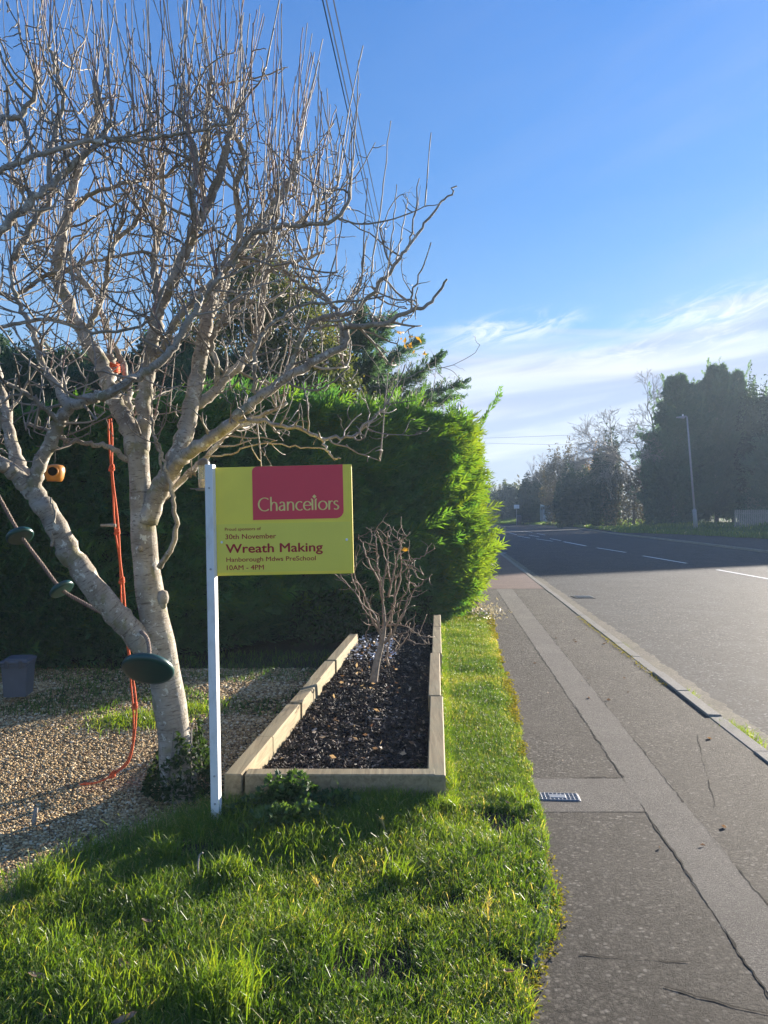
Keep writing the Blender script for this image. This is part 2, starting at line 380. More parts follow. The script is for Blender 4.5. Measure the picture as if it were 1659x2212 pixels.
# ---------------------------------------------------------------- the ground
def xe(Y): return np.interp(Y, [1.5, 2.3, 2.55, 3.2, 4.46, 5.72, 6.82, 9.6, 12.07, 14, 30, 60], [.2, .38, .47, .74, .88, 1.03, 1.15, 1.42, 1.67, 1.85, 3.1, 5.5])
def xk(Y): return 2.17+.081*np.asarray(Y, float)-.00045*np.clip(np.asarray(Y, float)-12, 0, 60)**1.2*0
def sheet(name, fl, fr, Ys, z, mat, nx=2, zf=None, parent=None, kind='structure'):
    Ys = np.asarray(Ys, float); m = len(Ys); l = fl(Ys); r = fr(Ys); t = np.linspace(0, 1, nx)
    X = l[:, None]*(1-t)+r[:, None]*t; YY = np.broadcast_to(Ys[:, None], X.shape)
    Z = np.full_like(X, z) if zf is None else zf(X, YY)
    V = np.stack([X, YY, Z], -1).reshape(-1, 3)
    i = np.arange(m-1)[:, None]*nx+np.arange(nx-1)[None]
    q = np.stack([i, i+1, i+nx+1, i+nx], -1).reshape(-1, 4)
    g = Geo(); g.add(V, q); o = g.build(name, mat, parent, smooth=True)
    if kind and not parent: o['kind'] = kind
    return o
sheet('ground', lambda Y: Y*0-900, lambda Y: Y*0+900, [-900, 0, 900], -.14, GROUND)
cst = lambda v: (lambda Y: Y*0+v)
FARK = ([-20, 0, 20, 33.6, 44, 61.4, 80, 95, 104, 112, 125, 140], [14.0, 14.6, 16, 16.8, 17.6, 18.6, 20.6, 20.6, 18.6, 15., 6, -20])
def xf(Y): return np.interp(Y, *FARK)
def xn(Y):
    Y = np.asarray(Y, float); return np.where(Y < 70, xk(Y)+.12, np.interp(Y, [70, 85, 100, 115, 135], [7.96, 8.5, 6.5, 0, -26]))
sheet('road', xn, lambda Y: np.maximum(xf(Y), xn(Y)+.2), np.concatenate([np.arange(-6, 70, 2.), np.arange(70, 136, 2.)]), -.10, ROAD, 12)
# side road joining behind the hedge
sheet('side_road', cst(-14), lambda Y: xn(Y)+.05, np.linspace(33.5, 41, 6), -.096, ROAD, 3)
sheet('pavement', lambda Y: xe(Y)-.12, xk, np.concatenate([np.arange(-4, 14, .5), np.arange(14, 33.6, 1.)]), 0, PATH, 10)
def yardz(X, Y): return -.012+.02*(fbm(X*1.1, Y*1.1, 3)-.5)-.05*np.clip((-.95-X+.12*(Y-4.2))/.25, 0, 1)*np.clip((Y-3.3)/1.2, 0, 1)
sheet('yard_ground', cst(-40), lambda Y: xe(Y)-.1, np.concatenate([np.arange(-4, 14, .15), np.arange(14, 34, 1.)]), 0, SOIL, 150, yardz)
# red block crossing on the pavement and pale utility trench
sheet('pavement_crossing', lambda Y: xe(Y)+.02, lambda Y: xk(Y)-.01, np.arange(17.0, 33.4, .5), .004, REDP, 4)
def jag(f, s, a=.012): return lambda Y: f(Y)+a*(vn(Y*7, Y*0, s)-.5)+a*.8*(vn(Y*31, Y*0, s+4)-.5)
TL = lambda Y: 1.141+.0783*Y; TR = lambda Y: 1.37+.086*Y
YS = np.arange(-2, 17.0, .03)
sheet('trench_patch', jag(TL, 1), jag(TR, 2), YS, .0012, PATCH, 2)
yc = np.arange(4.34, 4.93, .03)
sheet('trench_patch', lambda Y: xe(Y)+.0, lambda Y: jag(TL, 1)(Y)-.002, np.array([4.36, 4.5, 4.62, 4.75, 4.9]), .0012, PATCH, 2)
def crackstrip(g, p0, p1, w, seed, z=.002):
    n = max(6, int(np.linalg.norm(np.array(p1)-p0)/.025)); t = np.linspace(0, 1, n); p0 = np.array(p0); p1 = np.array(p1)
    d = unit(p1-p0); nrm = np.array([-d[1], d[0]]); s = t*np.linalg.norm(p1-p0)
    offs = .012*(vn(s*7, s*0, seed)-.5)+.012*(vn(s*28, s*0, seed+3)-.5)
    c = p0+(p1-p0)*t[:, None]+nrm*offs[:, None]; ww = w*np.clip(2.2*vn(s*5, s*0, seed+9)-.55, .0, 1.5)*(.5+vn(s*40, s*0, seed+7))+.0006
    a = c+nrm*ww[:, None]; b_ = c-nrm*ww[:, None]
    V = np.concatenate([np.c_[a, np.full(n, z)], np.c_[b_, np.full(n, z)]]); i = np.arange(n-1)
    g.add(V, np.stack([i+n, i+n+1, i+1, i], -1))
CR = Geo()
for f, s in ((TL, 1), (TR, 2)):
    for a in np.arange(1.5, 16.5, 1.5):
        if f is TL and 4.3 < a+.75 < 4.95: continue
        a0, a1 = a, a+1.5
        if f is TL and a0 < 4.36 < a1: a1 = 4.36
        if f is TL and a0 < 4.93 < a1: a0 = 4.93
        if f is TL and a == 4.5: a0 = 4.93
        crackstrip(CR, (f(a0), a0), (f(a1), a1), .0034, s*10+a)
crackstrip(CR, (1.05, 4.37), (TL(4.37), 4.36), .0022, 71); crackstrip(CR, (1.15, 4.93), (TL(4.93), 4.93), .003, 75)
crackstrip(CR, (.75, 2.95), (1.15, 2.9), .003, 81); crackstrip(CR, (1.0, 2.75), (1.3, 2.6), .003, 85)
crackstrip(CR, (1.9, 4.4), (2.4, 5.9), .002, 91)
tag(CR.build('crack', BLK), kind='structure')
# kerb stones: each ~0.9 m, slightly uneven
def kerb_run(fx, Ys, name, side, L=.9):
    rt = thing(name, 'worn concrete kerb edging the near pavement beside the road' if side > 0 else 'low concrete kerb along the far side of the road', 'kerb', (float(fx(Ys[0])), Ys[0], 0))
    g = Geo(); y = Ys[0]
    while y < Ys[1]:
        l = L*random.uniform(.95, 1.05); y1 = y+l; x0, x1 = float(fx(y)), float(fx(y1)); dx = x1-x0
        ang = math.atan2(-dx, l); z = random.uniform(-.001, .004)
        if 5.9 < y < 7.9 and side > 0: z += .010
        M = TM(((x0+x1)/2+side*.062+random.uniform(-.005, .005), (y+y1)/2, -.075+z), (0, random.uniform(-.02, .02), ang))
        g.box((.125, math.hypot(dx, l)-.004, .16), M, .012); y = y1
    g.build('kerb_stones', KERB, rt, xf=off(rt)); return rt
kerb_run(xk, (1.0, 33.5), 'kerb', 1)
kerb_run(xf, (20, 100), 'kerb', 1, 2.0)['label'] = 'low concrete kerb along the far side of the road'
KERB_LBL = 0
sheet('gutter', lambda Y: xk(Y)+.12, lambda Y: jag(lambda y: xk(y)+.40, 5, .05)(Y), np.arange(1, 33.5, .06), -.094, GUT, 3, lambda X, Y: -.094+.014*(fbm(X*6, Y*6, 2)-.5)+.006)
# far side: pavement and verge
VF = ([20, 30, 47.9, 56.5, 64, 80, 95, 104, 112, 125, 140], [32, 30, 23.9, 22.8, 19.5, 21.3, 21.4, 19.4, 16, 7, -19])
xv = lambda Y: np.interp(Y, *VF)
sheet('far_pavement', lambda Y: xf(Y)+.12, lambda Y: np.maximum(xv(Y)+.3, xf(Y)+.2), np.arange(10, 110, 2.), -.01, ROAD, 4)
def vz(X, Y): return .0+np.clip((X-xv(Y))/9, 0, 1)*.7+.12*(fbm(X*.6, Y*.6, 5)-.4)
sheet('far_verge', xv, lambda Y: xv(Y)+60, np.arange(20, 141, 1.), 0, GROUND, 60, vz)

# markings
def mark(x0, y0, x1, y1, w=.11):
    g = Geo(); d = unit(np.array([x1-x0, y1-y0])); n = np.array([-d[1], d[0]])*w/2
    V = [(x0+n[0], y0+n[1], -.094), (x0-n[0], y0-n[1], -.094), (x1-n[0], y1-n[1], -.094), (x1+n[0], y1+n[1], -.094)]
    g.add(V, np.array([[0, 1, 2, 3]])); o = g.build('lane_marking', MARK); o['kind'] = 'structure'; return o
def gm(a, b, w=.11):
    p, q = G(*a, -.1), G(*b, -.1); mark(p[0], p[1], q[0], q[1], w)
gm((1700, 1258), (1549, 1231), .13); gm((1483, 1217), (1389, 1201), .13); gm((1352, 1193.5), (1289, 1183.5), .13); gm((1266, 1179.5), (1218, 1170.3), .16)
gm((1212, 1168), (1188, 1163.5)); gm((1165, 1160), (1143, 1156)); gm((1194, 1169.3), (1158, 1164)); gm((1145, 1162.5), (1118, 1157.8))
gm((1178, 1156), (1160, 1152.5)); gm((1150, 1150.3), (1135, 1148)); gm((1116, 1155), (1100, 1151)); gm((1130, 1148), (1095, 1145)); gm((1258, 1148.3), (1206, 1147.2), .2)
gm((1092, 1194.5), (1078, 1195.5), .2)

# ---------------------------------------------------------------- plants builders
def fronds(g, B, D, Lg, w=.012, npair=6, val=.5, droop=0., sl=.5, jit=.25):
    """feathery sprays: many short slivers either side of an axis"""
    n = len(B); D = unit(D); S = unit(np.cross(D, rng.normal(size=(n, 3)))); Nn = np.cross(S, D)
    Lg = np.broadcast_to(Lg, (n,))[:, None]; val = np.broadcast_to(val, (n,))
    Vs = []; As = []
    for k in range(npair*2+1):
        if k == npair*2: t0 = .55; dr = D; ll = .55*Lg; wd = w*.7
        else:
            t0 = .05+.9*(k//2)/npair; sg = 1 if k % 2 else -1
            dr = unit(D*.95+S*sg*rng.uniform(.35, .95, (n, 1))+Nn*rng.normal(size=(n, 1))*jit); ll = Lg*(sl-.33*sl/.5*t0)*rng.uniform(.7, 1.2, (n, 1)); wd = w
        bend = np.array([0, 0, -1.])*droop*t0*t0*Lg
        p0 = B+D*t0*Lg+bend; side = unit(np.cross(dr, Nn+.3*S*rng.normal(size=(n, 1))))
        a = p0-side*wd*.3; b = p0+dr*ll*.55+side*wd; c = p0+dr*ll+bend*.3; d = p0+dr*ll*.45-side*wd
        Vs.append(np.stack([a, d, c, b], 1)); As.append(np.repeat((val+rng.normal(0, .06, n)).clip(0, 1), 4).reshape(n, 4))
    V = np.stack(Vs, 1).reshape(-1, 3); A = np.stack(As, 1).reshape(-1)
    g.add(V, np.arange(len(V)).reshape(-1, 4), A)
def leaves(g, C, size, val=.5, flat=0.):
    n = len(C); a = unit(rng.normal(size=(n, 3))); a[:, 2] *= (1-flat); a = unit(a); b = unit(np.cross(a, rng.normal(size=(n, 3))))
    s = np.broadcast_to(size, (n,))[:, None]*rng.uniform(.6, 1.25, (n, 1)); nn = np.cross(a, b)
    V = np.stack([C-a*s, C+b*s*.45+nn*s*.12, C+a*s, C-b*s*.45+nn*s*.12], 1).reshape(-1, 3)
    g.add(V, np.arange(4*n).reshape(-1, 4), np.repeat((np.broadcast_to(val, (n,))+rng.normal(0, .1, n)).clip(0, 1), 4))
def blades(g, B, hgt, wid, lean=.5, val=.5, ldir=None):
    n = len(B); az_ = rng.uniform(0, 2*math.pi, n); d = np.stack([np.cos(az_), np.sin(az_), np.zeros(n)], 1)
    if ldir is not None: d = unit(d+np.array(ldir)*.7)
    az2 = rng.uniform(0, 2*math.pi, n); s = np.stack([np.cos(az2), np.sin(az2), np.zeros(n)], 1)
    h = np.broadcast_to(hgt, (n,))[:, None]; w = np.broadcast_to(wid, (n,))[:, None]; ln = (np.broadcast_to(lean, (n,))*rng.uniform(.2, 1.6, n))[:, None]
    up = np.array([0, 0, 1.])
    m1 = B+up*h*.5+d*h*.16*ln; m2 = B+up*h*.82*(1-.1*ln)+d*h*.5*ln; tip = B+up*h*(1-.28*ln).clip(.25, 1)+d*h*1.0*ln
    V = np.stack([B-s*w, B+s*w, m1+s*w*.9, m1-s*w*.9, m2+s*w*.6, m2-s*w*.6, tip], 1).reshape(-1, 3)
    i = np.arange(n)[:, None]*7
    q = np.concatenate([i+np.array([[0, 1, 2, 3]]), i+np.array([[3, 2, 4, 5]])]); t = i+np.array([[5, 4, 6]])
    g.add(V, [q, t], np.repeat(np.broadcast_to(val, (n,)).clip(0, 1), 7))

def wander(p, d, L, step, turn, up=0., r0=.01, r1=.003, kink=0):
    n = max(3, int(L/step)); pts = [np.array(p, float)]; d = unit(np.array(d, float))
    for i in range(n):
        d = unit(d+rng.normal(size=3)*turn+np.array([0, 0, up])*.12)
        if kink and rng.random() < kink: d = unit(d+rng.normal(size=3)*.6)
        pts.append(pts[-1]+d*L/n)
    return np.array(pts), np.linspace(r0, r1, n+1)

# ---------------------------------------------------------------- the big bare tree
tree = thing('bare_tree', 'large bare multi-limbed tree with pale bark and upright twigs, hung with ropes', 'tree', (-1.24, 4.76, 0))
LX = off(tree)
limbs = []   # (pts world, r0, r1)
def limb(pts, r0, r1, name='limb', n=10, wob=.006, sub=5):
    p = np.array([P(*q) for q in pts]); q = sph(p, sub); 
    q[1:-1] += rng.normal(size=(len(q)-2, 3))*wob
    r = np.linspace(r0, r1, len(q))*(1+.06*np.sin(np.arange(len(q))*1.7+r0*99))
    g = Geo(); g.tube(q, r, n); g.build(name, BARK, tree, True, LX)
    limbs.append((q, r)); return q, r
Y0 = 4.72
# trunk with flared foot
tp = np.array([P(392, 1760, 4.75), P(388, 1700, 4.75), P(380, 1620, 4.75), P(368, 1530, 4.74), P(352, 1430, 4.73), P(336, 1350, 4.72), P(322, 1270, 4.72), P(313, 1190, 4.72), P(308, 1120, 4.72), P(304, 1060, 4.72), P(299, 990, 4.72), P(300, 955, 4.72)])
tr = np.array([.135, .115, .102, .098, .094, .09, .083, .078, .074, .066, .062, .056])
q = sph(tp, 5); rr = np.interp(np.linspace(0, 1, len(q)), np.linspace(0, 1, len(tr)), tr)*(1+.03*np.sin(np.arange(len(q))*.9))
g = Geo(); g.tube(q, rr, 20)
for (a, b) in ((P(352, 1290, 4.68), .05), (P(352, 1300, 4.69), .035)): g.lathe([(0, -.05), (b*.6, -.035), (b*.75, 0), (b*.55, .035), (0, .045)], 10, TM(a))
for (a, d, l, r) in ((P(345, 1400, 4.70), (-.45, -.4, .8), .10, .032), (P(303, 1186, 4.66), (.1, -1, .2), .05, .022), (P(250, 1135, 4.72), (-1, -.05, .1), .09, .011)):
    pts, r_ = wander(a, d, l, .02, .03, 0, r, r*.8); g.tube(pts, r_, 9)
g.build('trunk', BARK, tree, True, LX); limbs.append((q, rr))
# main left limb (front), rising to upper left
limb([(352, 1440, 4.70), (318, 1405, 4.66), (270, 1345, 4.62), (215, 1285, 4.58), (165, 1215, 4.55), (128, 1150, 4.52), (95, 1090, 4.50), (58, 1050, 4.50)], .078, .056, n=16)
limb([(66, 1058, 4.5), (30, 1020, 4.45), (0, 1000, 4.4), (-45, 955, 4.3), (-90, 880, 4.2)], .05, .03, n=12)
limb([(66, 1060, 4.5), (45, 1010, 4.55), (25, 945, 4.6), (10, 880, 4.65), (-5, 810, 4.7), (-30, 700, 4.8)], .045, .02, n=12)
A1 = limb([(70, 1062, 4.5), (84, 1010, 4.45), (110, 950, 4.4), (133, 905, 4.36), (150, 880, 4.34), (195, 862, 4.3), (240, 848, 4.28), (300, 812, 4.26), (350, 778, 4.25), (385, 735, 4.25), (430, 660, 4.25), (480, 590, 4.25)], .042, .016, n=12)
limb([(150, 882, 4.34), (130, 845, 4.36), (100, 800, 4.4), (83, 750, 4.42), (65, 700, 4.45), (40, 650, 4.5), (20, 580, 4.5)], .026, .010)
limb([(128, 915, 4.36), (108, 890, 4.3), (66, 855, 4.2), (20, 830, 4.1), (-20, 820, 4.1)], .016, .010)
# trunk head: left fork
limb([(298, 985, 4.72), (278, 925, 4.72), (256, 880, 4.74), (236, 830, 4.76), (212, 775, 4.8), (180, 720, 4.82), (150, 665, 4.85), (128, 600, 4.9), (134, 520, 4.92), (150, 425, 4.95), (173, 350, 4.97), (198, 285, 5.0), (212, 232, 5.0), (205, 180, 5.0)], .056, .018, n=12)
limb([(291, 950, 4.75), (285, 920, 4.8), (270, 880, 4.84), (250, 820, 4.86), (240, 786, 4.88), (236, 765, 4.88)], .038, .028, n=10)
limb([(286, 930, 4.78), (278, 870, 4.85), (275, 840, 4.9), (262, 780, 5.0), (240, 735, 5.1), (222, 690, 5.15), (205, 640, 5.2), (165, 600, 5.25), (120, 560, 5.3), (60, 520, 5.3)], .024, .010)
limb([(180, 720, 4.82), (200, 690, 4.8), (220, 640, 4.78), (232, 580, 4.75), (250, 520, 4.75), (265, 470, 4.72)], .022, .012)
# centre fork
limb([(303, 975, 4.72), (310, 920, 4.7), (314, 850, 4.68), (326, 780, 4.66), (333, 715, 4.64), (345, 665, 4.62), (368, 615, 4.6), (392, 560, 4.6), (410, 525, 4.6), (442, 455, 4.6), (468, 400, 4.6), (482, 350, 4.6), (492, 300, 4.6), (500, 245, 4.6)], .050, .018, n=12)
limb([(345, 668, 4.62), (338, 610, 4.66), (330, 560, 4.7), (345, 500, 4.75), (352, 440, 4.8), (350, 380, 4.82), (348, 320, 4.85)], .026, .012)
limb([(410, 528, 4.6), (420, 470, 4.55), (415, 420, 4.5), (425, 350, 4.5), (410, 290, 4.5), (385, 240, 4.5)], .026, .012)
limb([(440, 458, 4.6), (435, 380, 4.66), (440, 310, 4.7), (446, 255, 4.72), (453, 200, 4.75), (458, 165, 4.75)], .02, .013)
limb([(326, 780, 4.66), (355, 745, 4.6), (375, 700, 4.5), (420, 650, 4.45), (470, 600, 4.4), (510, 560, 4.35), (540, 515, 4.3), (600, 492, 4.3), (660, 484, 4.3), (720, 478, 4.3), (752, 430, 4.3), (758, 400, 4.3)], .024, .009)
# right limb system off the trunk
limb([(318, 1130, 4.70), (345, 1060, 4.68), (372, 1010, 4.66), (392, 960, 4.66), (408, 910, 4.68), (420, 850, 4.7), (430, 785, 4.72), (440, 730, 4.74), (452, 670, 4.76), (462, 620, 4.78), (500, 560, 4.8), (525, 530, 4.8), (565, 480, 4.82), (608, 425, 4.85), (630, 385, 4.85), (645, 325, 4.85)], .062, .020, n=12)
limb([(350, 1052, 4.66), (375, 1010, 4.6), (400, 985, 4.56), (447, 952, 4.5), (490, 923, 4.45), (520, 892, 4.42), (555, 861, 4.4), (617, 819, 4.38), (671, 784, 4.36), (740, 746, 4.34), (752, 707, 4.34), (817, 702, 4.33), (887, 673, 4.32), (929, 650, 4.32), (966, 603, 4.32)], .046, .006, n=12)
limb([(425, 875, 4.7), (465, 843, 4.74), (512, 795, 4.78), (545, 750, 4.8), (560, 700, 4.82), (568, 640, 4.84), (575, 580, 4.86), (590, 520, 4.88), (600, 450, 4.9)], .034, .013)
limb([(355, 1075, 4.7), (400, 1030, 4.8), (430, 1000, 4.85), (470, 960, 4.9), (500, 930, 4.95), (560, 900, 5.0), (620, 870, 5.05)], .022, .010)
limb([(500, 560, 4.8), (520, 510, 4.75), (515, 450, 4.7), (510, 400, 4.7), (530, 340, 4.7), (505, 290, 4.7), (490, 230, 4.7)], .024, .013)
limb([(447, 700, 4.74), (480, 640, 4.9), (500, 590, 5.0), (560, 540, 5.05), (620, 500, 5.1), (690, 440, 5.1), (730, 400, 5.1)], .02, .009)
limb([(610, 824, 4.38), (640, 760, 4.4), (668, 700, 4.4), (720, 680, 4.4), (767, 673, 4.4), (817, 615, 4.4), (856, 569, 4.4), (890, 526, 4.4), (925, 470, 4.4), (960, 430, 4.4), (987, 402, 4.4)], .018, .0045)
limb([(887, 673, 4.32), (893, 635, 4.32), (906, 596, 4.32), (931, 524, 4.32)], .007, .0035)
limb([(880, 540, 4.4), (893, 490, 4.4), (906, 385, 4.4)], .007, .003)
limb([(505, 905, 4.43), (524, 908, 4.42), (586, 915, 4.4), (648, 927, 4.38), (694, 946, 4.36), (763, 942, 4.34), (786, 923, 4.33), (830, 880, 4.3), (852, 846, 4.3), (875, 788, 4.3)], .015, .0035)
limb([(694, 946, 4.36), (704, 970, 4.34), (720, 988, 4.32), (735, 990, 4.3)], .009, .004)
limb([(445, 985, 4.6), (500, 980, 4.6), (560, 958, 4.58), (640, 965, 4.55), (700, 970, 4.5)], .006, .004)
limb([(740, 746, 4.34), (735, 690, 4.38), (700, 640, 4.42), (640, 610, 4.45), (590, 560, 4.45), (560, 500, 4.45)], .014, .007)
limb([(555, 861, 4.4), (548, 810, 4.34), (560, 740, 4.3), (600, 690, 4.28), (650, 660, 4.25), (740, 655, 4.22), (830, 640, 4.2)], .014, .005)
limb([(470, 838, 4.74), (468, 780, 4.7), (455, 740, 4.66), (480, 690, 4.6), (530, 640, 4.6), (580, 590, 4.6), (640, 565, 4.6), (700, 545, 4.6)], .018, .008)
# low left spur from trunk and drooping right shoot
limb([(300, 1010, 4.72), (262, 985, 4.68), (235, 965, 4.64), (195, 960, 4.6), (145, 953, 4.55), (100, 930, 4.5), (60, 915, 4.45)], .02, .009)
limb([(345, 1225, 4.66), (372, 1180, 4.6), (380, 1130, 4.58), (372, 1070, 4.58), (358, 1010, 4.58), (340, 960, 4.58), (325, 900, 4.58)], .018, .008)
limb([(365, 1060, 4.66), (350, 1010, 4.6), (345, 965, 4.58), (330, 940, 4.56)], .012, .006)
limb([(112, 1180, 4.48), (112, 1142, 4.45), (118, 1112, 4.44), (110, 1075, 4.44)], .009, .005)
# high left limbs crossing the top-left corner
limb([(-40, 540, 4.1), (0, 500, 4.12), (60, 440, 4.15), (100, 405, 4.2), (150, 365, 4.25), (215, 300, 4.3), (240, 260, 4.3)], .024, .014)
limb([(-30, 380, 4.0), (20, 360, 4.05), (100, 330, 4.1), (210, 302, 4.2), (290, 303, 4.3), (350, 295, 4.35), (430, 282, 4.4), (500, 268, 4.4)], .016, .008)
limb([(155, 455, 4.9), (180, 430, 4.85), (210, 415, 4.8), (280, 395, 4.7), (350, 382, 4.6), (400, 350, 4.5)], .016, .009)
limb([(30, 560, 4.5), (70, 480, 4.6), (110, 430, 4.6), (105, 360, 4.6), (120, 280, 4.6), (140, 210, 4.6), (115, 130, 4.6), (105, 90, 4.6)], .02, .009)
limb([(-20, 620, 4.7), (30, 640, 4.75), (90, 600, 4.8), (150, 580, 4.85), (220, 560, 4.8), (300, 545, 4.7), (360, 560, 4.6)], .015, .008)
limb([(-30, 720, 4.4), (40, 700, 4.4), (110, 690, 4.4), (200, 717, 4.35), (280, 710, 4.3), (330, 690, 4.3)], .012, .007)
limb([(200, 640, 5.2), (140, 540, 5.3), (80, 470, 5.4), (30, 380, 5.4), (10, 280, 5.4)], .018, .009)
limb([(250, 520, 4.75), (300, 470, 4.7), (330, 400, 4.65), (310, 330, 4.6), (330, 260, 4.6)], .014, .008)
limb([(-60, 300, 4.6), (0, 260, 4.6), (40, 250, 4.6), (75, 200, 4.6), (80, 150, 4.6)], .02, .012)
# secondary, spurs and water shoots
TW = Geo(); LB = Geo()
def shoot(p, L, r=.0045, sp=.16, bias=None):
    r = r*.78
    d = unit(np.array([rng.normal()*sp, rng.normal()*sp, 1.0])+(0 if bias is None else np.array(bias)))
    n = max(6, int(L/.055)); pts = [np.array(p)]; dd = d.copy()
    for i in range(n):
        dd = unit(dd+rng.normal(size=3)*.022+np.array([0, 0, .03])); pts.append(pts[-1]+dd*L/n)
    r_ = np.linspace(r, r*.42, n+1); r_[1::2] *= 1.45; r_[-1] = r*.75; r_[-2] = r*.9 if n > 4 else r_[-2]
    TW.tube(pts, r_, 5, rng.choice([.45, .65, .85, 1.]))
def spur(p, d, L, r):
    pts, r_ = wander(p, d, L, .022, .3, .8, r, r*.55, .22); r_ = r_*(1+.35*rng.random(len(r_))); TW.tube(pts, r_, 5, rng.uniform(.1, .75)); return pts
for (q, r) in list(limbs):
    ln = np.concatenate([[0], np.cumsum(np.linalg.norm(np.diff(q, axis=0), axis=1))])
    s = rng.uniform(.03, .15)
    while s < ln[-1]:
        p = np.array([np.interp(s, ln, q[:, k]) for k in range(3)]); rp = np.interp(s, ln, r)
        s += rng.uniform(.032, .095)
        lim = 2.1 if rp < .03 else 2.1
        if p[2] < lim or (rp > .04 and rng.random() < .6): continue
        if p[0] > .1 and rng.random() < .6: continue
        t = unit(np.array([np.interp(min(s, ln[-1]), ln, q[:, k]) for k in range(3)])-p+1e-6)
        d = unit(np.cross(t, rng.normal(size=3))+t*.35+np.array([0, 0, .12]))
        L = rng.uniform(.12, .62)*(1.0 if p[2] > 2.3 else .6)*(1 if p[0] < .1 else .45)
        r0 = min(rp*.5, rng.uniform(.0035, .0085))
        pts, r_ = wander(p, d, L, .035, .12, .6, r0, r0*.5, .08); r_ = r_*(1+.25*rng.random(len(r_)))
        TW.tube(pts, r_, 6, rng.uniform(.15, .75))
        for pp in pts[2::2]:
            if rng.random() < .75:
                sp_ = spur(pp, unit(rng.normal(size=3)+np.array([0, 0, .25])), rng.uniform(.04, .17), r0*.55)
                if rng.random() < .35: spur(sp_[len(sp_)//2], rng.normal(size=3), rng.uniform(.03, .09), r0*.4)
        pr = .15+.36*(p[2] > 3.1)
        if p[0] > -.3: pr *= .4
        if rng.random() < pr:
            shoot(pts[-1] if rng.random() < .6 else pts[len(pts)//2], rng.uniform(.25, .6)+(.5*rng.random() if p[2] > 3.0 else 0), rng.uniform(.0035, .0058))
# ends of limbs carry clustered shoots
for (q, r) in limbs[2:]:
    if q[-1][2] > 2.4 and q[-1][0] < -.1:
        for k in range(4 if q[-1][0] < -.3 else 1): shoot(q[-1-rng.integers(0, 3)], rng.uniform(.35, 1.0 if q[-1][0] < -.3 else .45), rng.uniform(.004, .006), .2)
# explicit tall shoots on the right edge of the crown
for (x0, y0, x1, y1) in ((757, 430, 775, 130), (745, 440, 776, 200), (720, 478, 740, 250), (690, 450, 690, 135), (645, 330, 655, 60), (640, 330, 690, 130), (600, 455, 608, 10), (560, 300, 555, 20), (700, 480, 775, 350),
                         (800, 600, 843, 262), (780, 620, 795, 385), (830, 640, 857, 400), (856, 569, 880, 430), (700, 640, 745, 430), (817, 702, 850, 520), (740, 746, 790, 520), (660, 484, 725, 235), (520, 300, 540, 30), (460, 200, 480, -60), (350, 330, 345, -40), (330, 300, 310, 20), (240, 300, 290, 60), (210, 240, 250, -20), (120, 160, 90, -60)):
    yy = 4.45; a, b = P(x0, y0, yy), P(x1, y1, yy+rng.uniform(-.2, .2)); t = np.linspace(0, 1, 16)[:, None]
    c = a*(1-t)+b*t+np.sin(t*math.pi)*rng.normal(size=3)*.012+rng.normal(size=(16, 3))*.0025
    r_ = np.linspace(.0046, .0022, 16); r_[1::2] *= 1.4; r_[-1] = .0034; TW.tube(c, r_, 5, rng.choice([.5, .7, 1.]))
tw = TW.build('twigs', TWIG, tree, True, LX); tw['kind'] = 'stuff'

# ---------------------------------------------------------------- leylandii hedge
hp = np.array([(-9.5, 7.3), (-7, 7.6), (-3.2, 8.5), (-.6, 10.35), (.55, 11.4), (1.0, 11.95), (1.24, 12.6), (1.5, 15), (1.95, 20), (2.4, 25), (2.85, 31)])
hps = sph(np.c_[hp, np.zeros(len(hp))], 8)[:, :2]
hl = np.concatenate([[0], np.cumsum(np.linalg.norm(np.diff(hps, axis=0), axis=1))])
def hpos(s): return np.stack([np.interp(s, hl, hps[:, 0]), np.interp(s, hl, hps[:, 1])], -1)
def hnrm(s):
    d = unit(hpos(s+.12)-hpos(s-.12)); return np.stack([d[..., 1], -d[..., 0]], -1)
def htop(s): return 2.55+.47*np.clip((s-5)/4, 0, 1)+.30*(fbm(s*1.1, s*0, 4)-.5)
def hbulge(s, z): return .16*np.sin(np.clip(z/3.2, 0, 1)*math.pi)**.7+.34*(fbm(s*.9, z*1.0, 6)-.5)+.22*(fbm(s*2.6, z*2.2-s*.6, 16)-.5)-.25*np.clip((.5-z)/.5, 0, 1)-.22*np.clip((z-2.9)/.4, 0, 1)
hedge = thing('cypress_hedge', 'tall dense green cypress hedge behind the raised bed, running along the pavement', 'hedge', (1.5, 12.1, 0))
HX = off(hedge)
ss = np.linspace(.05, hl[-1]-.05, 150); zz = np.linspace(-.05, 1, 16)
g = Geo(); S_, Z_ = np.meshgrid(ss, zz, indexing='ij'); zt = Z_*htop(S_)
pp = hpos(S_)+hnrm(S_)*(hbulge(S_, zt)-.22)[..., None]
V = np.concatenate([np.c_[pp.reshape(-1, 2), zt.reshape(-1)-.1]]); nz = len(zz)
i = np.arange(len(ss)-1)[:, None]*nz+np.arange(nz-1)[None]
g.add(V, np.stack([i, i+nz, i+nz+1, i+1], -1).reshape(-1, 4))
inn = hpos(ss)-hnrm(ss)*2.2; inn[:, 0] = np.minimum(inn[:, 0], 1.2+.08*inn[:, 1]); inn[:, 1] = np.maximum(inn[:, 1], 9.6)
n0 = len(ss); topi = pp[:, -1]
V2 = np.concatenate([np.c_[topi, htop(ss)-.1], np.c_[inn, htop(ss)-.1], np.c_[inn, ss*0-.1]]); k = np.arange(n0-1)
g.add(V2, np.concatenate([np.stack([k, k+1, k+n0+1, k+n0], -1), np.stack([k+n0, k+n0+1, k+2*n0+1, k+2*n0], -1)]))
g.build('shade_core', CORE, hedge, True, HX)  # added core that blocks light behind the sprays
g = Geo()
